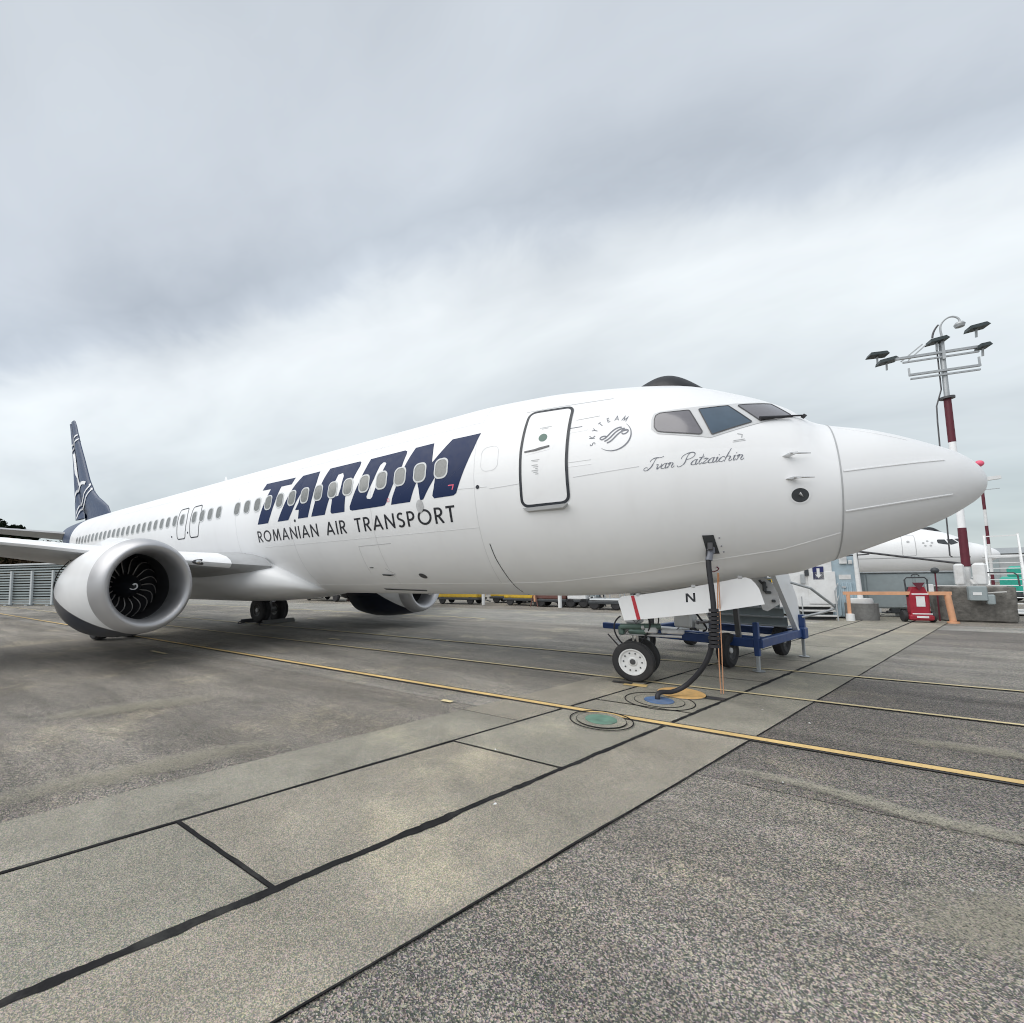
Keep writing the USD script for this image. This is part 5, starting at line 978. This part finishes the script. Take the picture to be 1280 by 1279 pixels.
# ------------------------------------------------------------------ equipment row seen under the belly
def cart(name, label, cat, loc, rz, L, W, h, m, m2='dark_box', cab=False, group=None, rails=False):
    t = thing(name, label, cat, loc, rz, group)
    part(t, 'chassis', box((0, 0, .38), (L, W, .16), .03), m2)
    part(t, 'body', box((0, 0, .46+h/2), (L*.96, W*.94, h), .05), m)
    if cab:
        c = part(t, 'cab', hull([(-L*.42, y, .46+h) for y in (-W*.42, W*.42)]+[(-L*.02, y, .46+h) for y in (-W*.42, W*.42)]+[(-L*.36, y, 1.15+h) for y in (-W*.38, W*.38)]+[(-L*.10, y, 1.15+h) for y in (-W*.38, W*.38)]), m, smooth=False)
        part(c, 'window', box((-L*.23, -W*.415, .82+h), (L*.18, .03, .34), .01), 'dark_box')
    if rails: part(t, 'rail', [bar((x, y, .4+h), (x, y, 1.1+h), .03, 6) for x in (-L*.45, 0, L*.45) for y in (-W*.4, W*.4)]+[bar((-L*.45, y, 1.08+h), (L*.45, y, 1.08+h), .03, 6) for y in (-W*.4, W*.4)], 'galv')
    for x in (-L*.33, L*.33):
        for y in (-W*.42, W*.42): part(t, 'wheel', lathe([(.001, -.08), (.22, -.08), (.27, -.03), (.27, .03), (.22, .08), (.001, .08)], 'y', 18, (x, y, .27)), 'tyre')
    part(t, 'tow_bar', bar((L*.48, 0, .36), (L*.48+.7, 0, .2), .04, 8), m2); part(t, 'headlight', [box((-L*.485, y, .62), (.04, .14, .1), .01) for y in (-W*.3, W*.3)], 'dull_white')
    return t
cart('baggage_tractor', 'long yellow ground tractor under the belly, nearest the far engine', 'tractor', (-18.9, 17.2, 0), 3, 3.4, 1.5, .75, 'yellow_equip', cab=True)
cart('belt_cart', 'orange yellow belt cart under the belly, left of the dark tug', 'cart', (-13.9, 17.4, 0), -4, 2.9, 1.4, .40, 'yellow_equip', rails=True)
cart('dark_tug', 'dark brown tug under the belly beside a white bollard', 'tug', (-12.0, 17.0, 0), 2, 1.9, 1.4, .65, 'brown_red', cab=True)
cart('white_power_cart', 'small white power cart under the belly, between the tug and the rack', 'cart', (-10.45, 16.8, 0), 5, 1.1, 1.0, .62, 'dull_white')
cart('flat_trolley', 'flat trolley with pale rails left of the nose wheel', 'trolley', (-8.6, 15.9, 0), 0, 1.7, 1.3, .12, 'galv', rails=True)
rk = thing('steel_rack', 'dark empty steel rack between the white cart and the trolley', 'rack', (-9.75, 17.6, 0)); part(rk, 'frame', [bar((x, y, 0), (x*.6, y, 1.5), .04, 6) for x in (-.5, .5) for y in (-.4, .4)]+[bar((-.45, y, .3), (.45, y, .3), .04, 6) for y in (-.4, .4)], 'dark_box'); part(rk, 'shelf', box((0, 0, .75), (.8, .8, .05)), 'galv')
def bollard(x, y, lab):
    t = thing('white_bollard', lab, 'bollard', (x, y, 0)); part(t, 'post', lathe([(.001, 0), (.11, 0), (.11, .85), (.08, .93), (.001, .95)], n=16), 'dull_white', smooth=40)
bollard(-16.6, 16.4, 'white bollard right of the long yellow tractor'); bollard(-11.25, 15.9, 'white bollard in front of the dark brown tug')
cart('cargo_loader', 'tall yellow cargo loader under the belly, right of the long yellow tractor', 'loader', (-16.0, 19.6, 0), 6, 3.0, 1.6, 1.1, 'yellow_equip', rails=True)
cart('water_cart', 'grey tank cart standing behind the white power cart', 'cart', (-11.0, 19.4, 0), -6, 2.0, 1.3, .9, 'cabinet_grey')
tb = thing('tail_stand', 'red brown tripod stand between the orange cart and dark tug', 'stand', (-12.95, 16.3, 0)); part(tb, 'leg', bar((-.3, 0, 0), (0, 0, 1.1), .035, 7), 'brown_red'); part(tb, 'leg', bar((.25, .2, 0), (0, 0, 1.1), .035, 7), 'brown_red'); part(tb, 'leg', bar((.25, -.2, 0), (0, 0, 1.1), .035, 7), 'brown_red'); part(tb, 'jack', bar((0, 0, .3), (0, 0, 1.5), .07, 10), 'orange_paint')
# pale boxes behind the far main wheels
bt = thing('box_truck', 'cream box truck beyond the far main wheels', 'truck', (-33.0, 17.0, 0), -8)
part(bt, 'body', box((0, 0, 1.55), (4.4, 2.1, 2.0), .05), 'cream'); part(bt, 'cab', box((3.0, 0, 1.2), (1.5, 2.0, 1.5), .2), 'dull_white'); part(bt, 'chassis', box((.6, 0, .5), (6.0, 1.6, .2), .02), 'dark_box')
for x in (-1.4, 3.0):
    for y in (-.95, .95): part(bt, 'wheel', lathe([(.001, -.13), (.36, -.13), (.42, -.05), (.42, .05), (.36, .13), (.001, .13)], 'y', 20, (x, y, .42)), 'tyre')
wb = thing('white_container', 'small pale container between the cream truck and far engine', 'container', (-27.3, 17.2, 0), 4); part(wb, 'container_body', box((0, 0, .95), (1.7, 1.4, 1.7), .04), 'cream'); part(wb, 'base', box((0, 0, .06), (1.8, 1.5, .12)), 'dark_box'); part(wb, 'door', box((0, -.715, .95), (1.3, .03, 1.5), .01), 'dull_white')
pl = thing('dark_pallet_load', 'dark covered load between the cream truck and pale container', 'pallet', (-29.2, 17.4, 0)); part(pl, 'load', box((0, 0, .75), (1.7, 1.3, 1.2), .12), 'dark_box'); part(pl, 'pallet', box((0, 0, .08), (1.8, 1.4, .14)), 'brown_red')
for i, (x, y, m) in enumerate(((-43, 18, 'dull_white'), (-38.5, 19, 'dark_box'), (-48, 17, 'cabinet_grey'))):
    cart('parked_van', ['white low van far behind the near engine', 'black low van far left of the cream truck', 'grey low van beside the fence end'][i], 'van', (x, y, 0), 10*i, 4.2, 1.8, .75, m, cab=True)

# ------------------------------------------------------------------ left: blast fence, bank of shrubs and trees
fa = math.degrees(math.atan2(1.18, 2.97)); bf = thing('blast_fence', 'long grey green fence of horizontal slats with pale posts at the left', 'fence', (-56.5, .05, 0), fa)
for i in range(15): part(bf, 'slat', hull([(x, y, z) for x in (-12, 16) for y, z in ((0, .10+.23*i), (-.10, .13+.23*i), (-.07, .195+.23*i), (.03, .26+.23*i))]), 'fence_slat', smooth=False)
part(bf, 'top_rail', box((2, -.05, 3.58), (28, .22, .14), .02), 'fence_post')
for i in range(12):
    x = -10.6+2.42*i; part(bf, 'post', [box((x, -.22, 1.50), (.20, .16, 3.0), .02)], 'fence_post'); part(bf, 'post_foot', box((x, -.35, .05), (.34, .5, .10)), 'galv')
def leaves(n, c, r, size, seed, squash=1.0):
    q = np.random.default_rng(seed); d = q.normal(size=(n, 3)); d /= np.linalg.norm(d, axis=1)[:, None]; rad = q.uniform(.55, 1.05, n)**.6
    p = np.array(c)+d*rad[:, None]*np.array(r)*(1+.35*(meshkit.noise(d*2.3+seed, seed)-.5)[:, None]*2)
    a = q.normal(size=(n, 3)); a /= np.linalg.norm(a, axis=1)[:, None]; b = np.cross(a, q.normal(size=(n, 3))); b /= np.linalg.norm(b, axis=1)[:, None]
    s = size*q.uniform(.6, 1.4, n)[:, None]; v = np.stack([p-a*s, p+b*s*.5, p+a*s, p-b*s*.5], 1).reshape(-1, 3); k = np.arange(n)*4
    return TM(v, np.vstack([np.c_[k, k+1, k+2], np.c_[k, k+2, k+3]]))
bk = thing('bank', None, None, kind='structure')
part(bk, 'earth', hull([(-90, -22, 0), (-66, 30, 0), (-110, 40, 0), (-130, -20, 0), (-84, -20, 5.3), (-72, 28, 5.3), (-110, 38, 6.6), (-125, -15, 6.6)]), 'leaf_brown', smooth=False)
sh = [(-69.5, 5.4, 4.9, 'leaf_brown', 'brownish shrub showing above the slatted fence, nearest the engine'), (-70.5, 3.4, 5.1, 'leaf_brown', 'russet shrub above the slatted fence, middle of three'), (-71.5, 1.4, 5.2, 'leaf_green', 'dull green shrub above the fence, below the wing'), (-68.5, 7.6, 4.9, 'leaf_green', 'green shrub above the fence beside the engine cowl'), (-73, 9.6, 5.3, 'leaf_dark', 'darkest shrub showing above the fence, close to the engine cowl')]
for i, (x, y, z, m, lab) in enumerate(sh):
    t = thing('shrub', lab, 'shrub', (x, y, 0)); part(t, 'foliage', leaves(2600, (0, 0, z), (2.2, 2.0, 1.8), .17, 30+i), m, smooth=False); part(t, 'trunk', [bar((0, 0, 2.5), (.2, .1, z), .12, 7, .05), bar((.1, 0, 3.2), (-.6, .3, z+.3), .07, 6, .03)], 'bark')
for i, (x, y, h, rr) in enumerate(((-105, 7.3, 11.8, 2.2), (-107, 5.2, 12.6, 2.6), (-103, 9.0, 10.6, 1.6))):
    t = thing('tree', ['dark tree whose crown shows above the tailplane at the left edge', 'taller dark tree at the left edge, its crown just cut by the frame', 'smaller dark tree left of the tailplane tip'][i], 'tree', (x, y, 0))
    part(t, 'trunk', [bar((0, 0, 0), (.1, 0, h-2), .28, 10, .12), bar((0, 0, h*.5), (1.2, .5, h-1.2), .12, 8, .05), bar((0, 0, h*.55), (-1.1, -.4, h-1.0), .12, 8, .05)], 'bark')
    for k in range(5): part(t, 'crown', leaves(900, (1.7*math.cos(k*1.3), 1.5*math.sin(k*1.3), h-1.2+.7*math.sin(k*2.1)), (rr*.55, rr*.55, rr*.42), .22, 60+7*i+k), 'leaf_dark', smooth=False)

# ------------------------------------------------------------------ far off
hg = thing('hangar', 'long pale low hangar far behind everything', 'hangar', (6, 95, 0), -6)
part(hg, 'wall', box((0, 0, 2.0), (150, 14, 4.0), .02), 'hangar', smooth=False); part(hg, 'roof', hull([(x, y, 4.0) for x in (-75.5, 75.5) for y in (-7.4, 7.4)]+[(x, 0, 5.0) for x in (-75.5, 75.5)]), 'hangar_roof', smooth=False)
for i in range(12): part(hg, 'hangar_door', box((-66+12*i, -7.05, 1.6), (7.5, .1, 3.2), .02), 'cabinet_grey' if i % 3 else 'shed_blue', smooth=False)
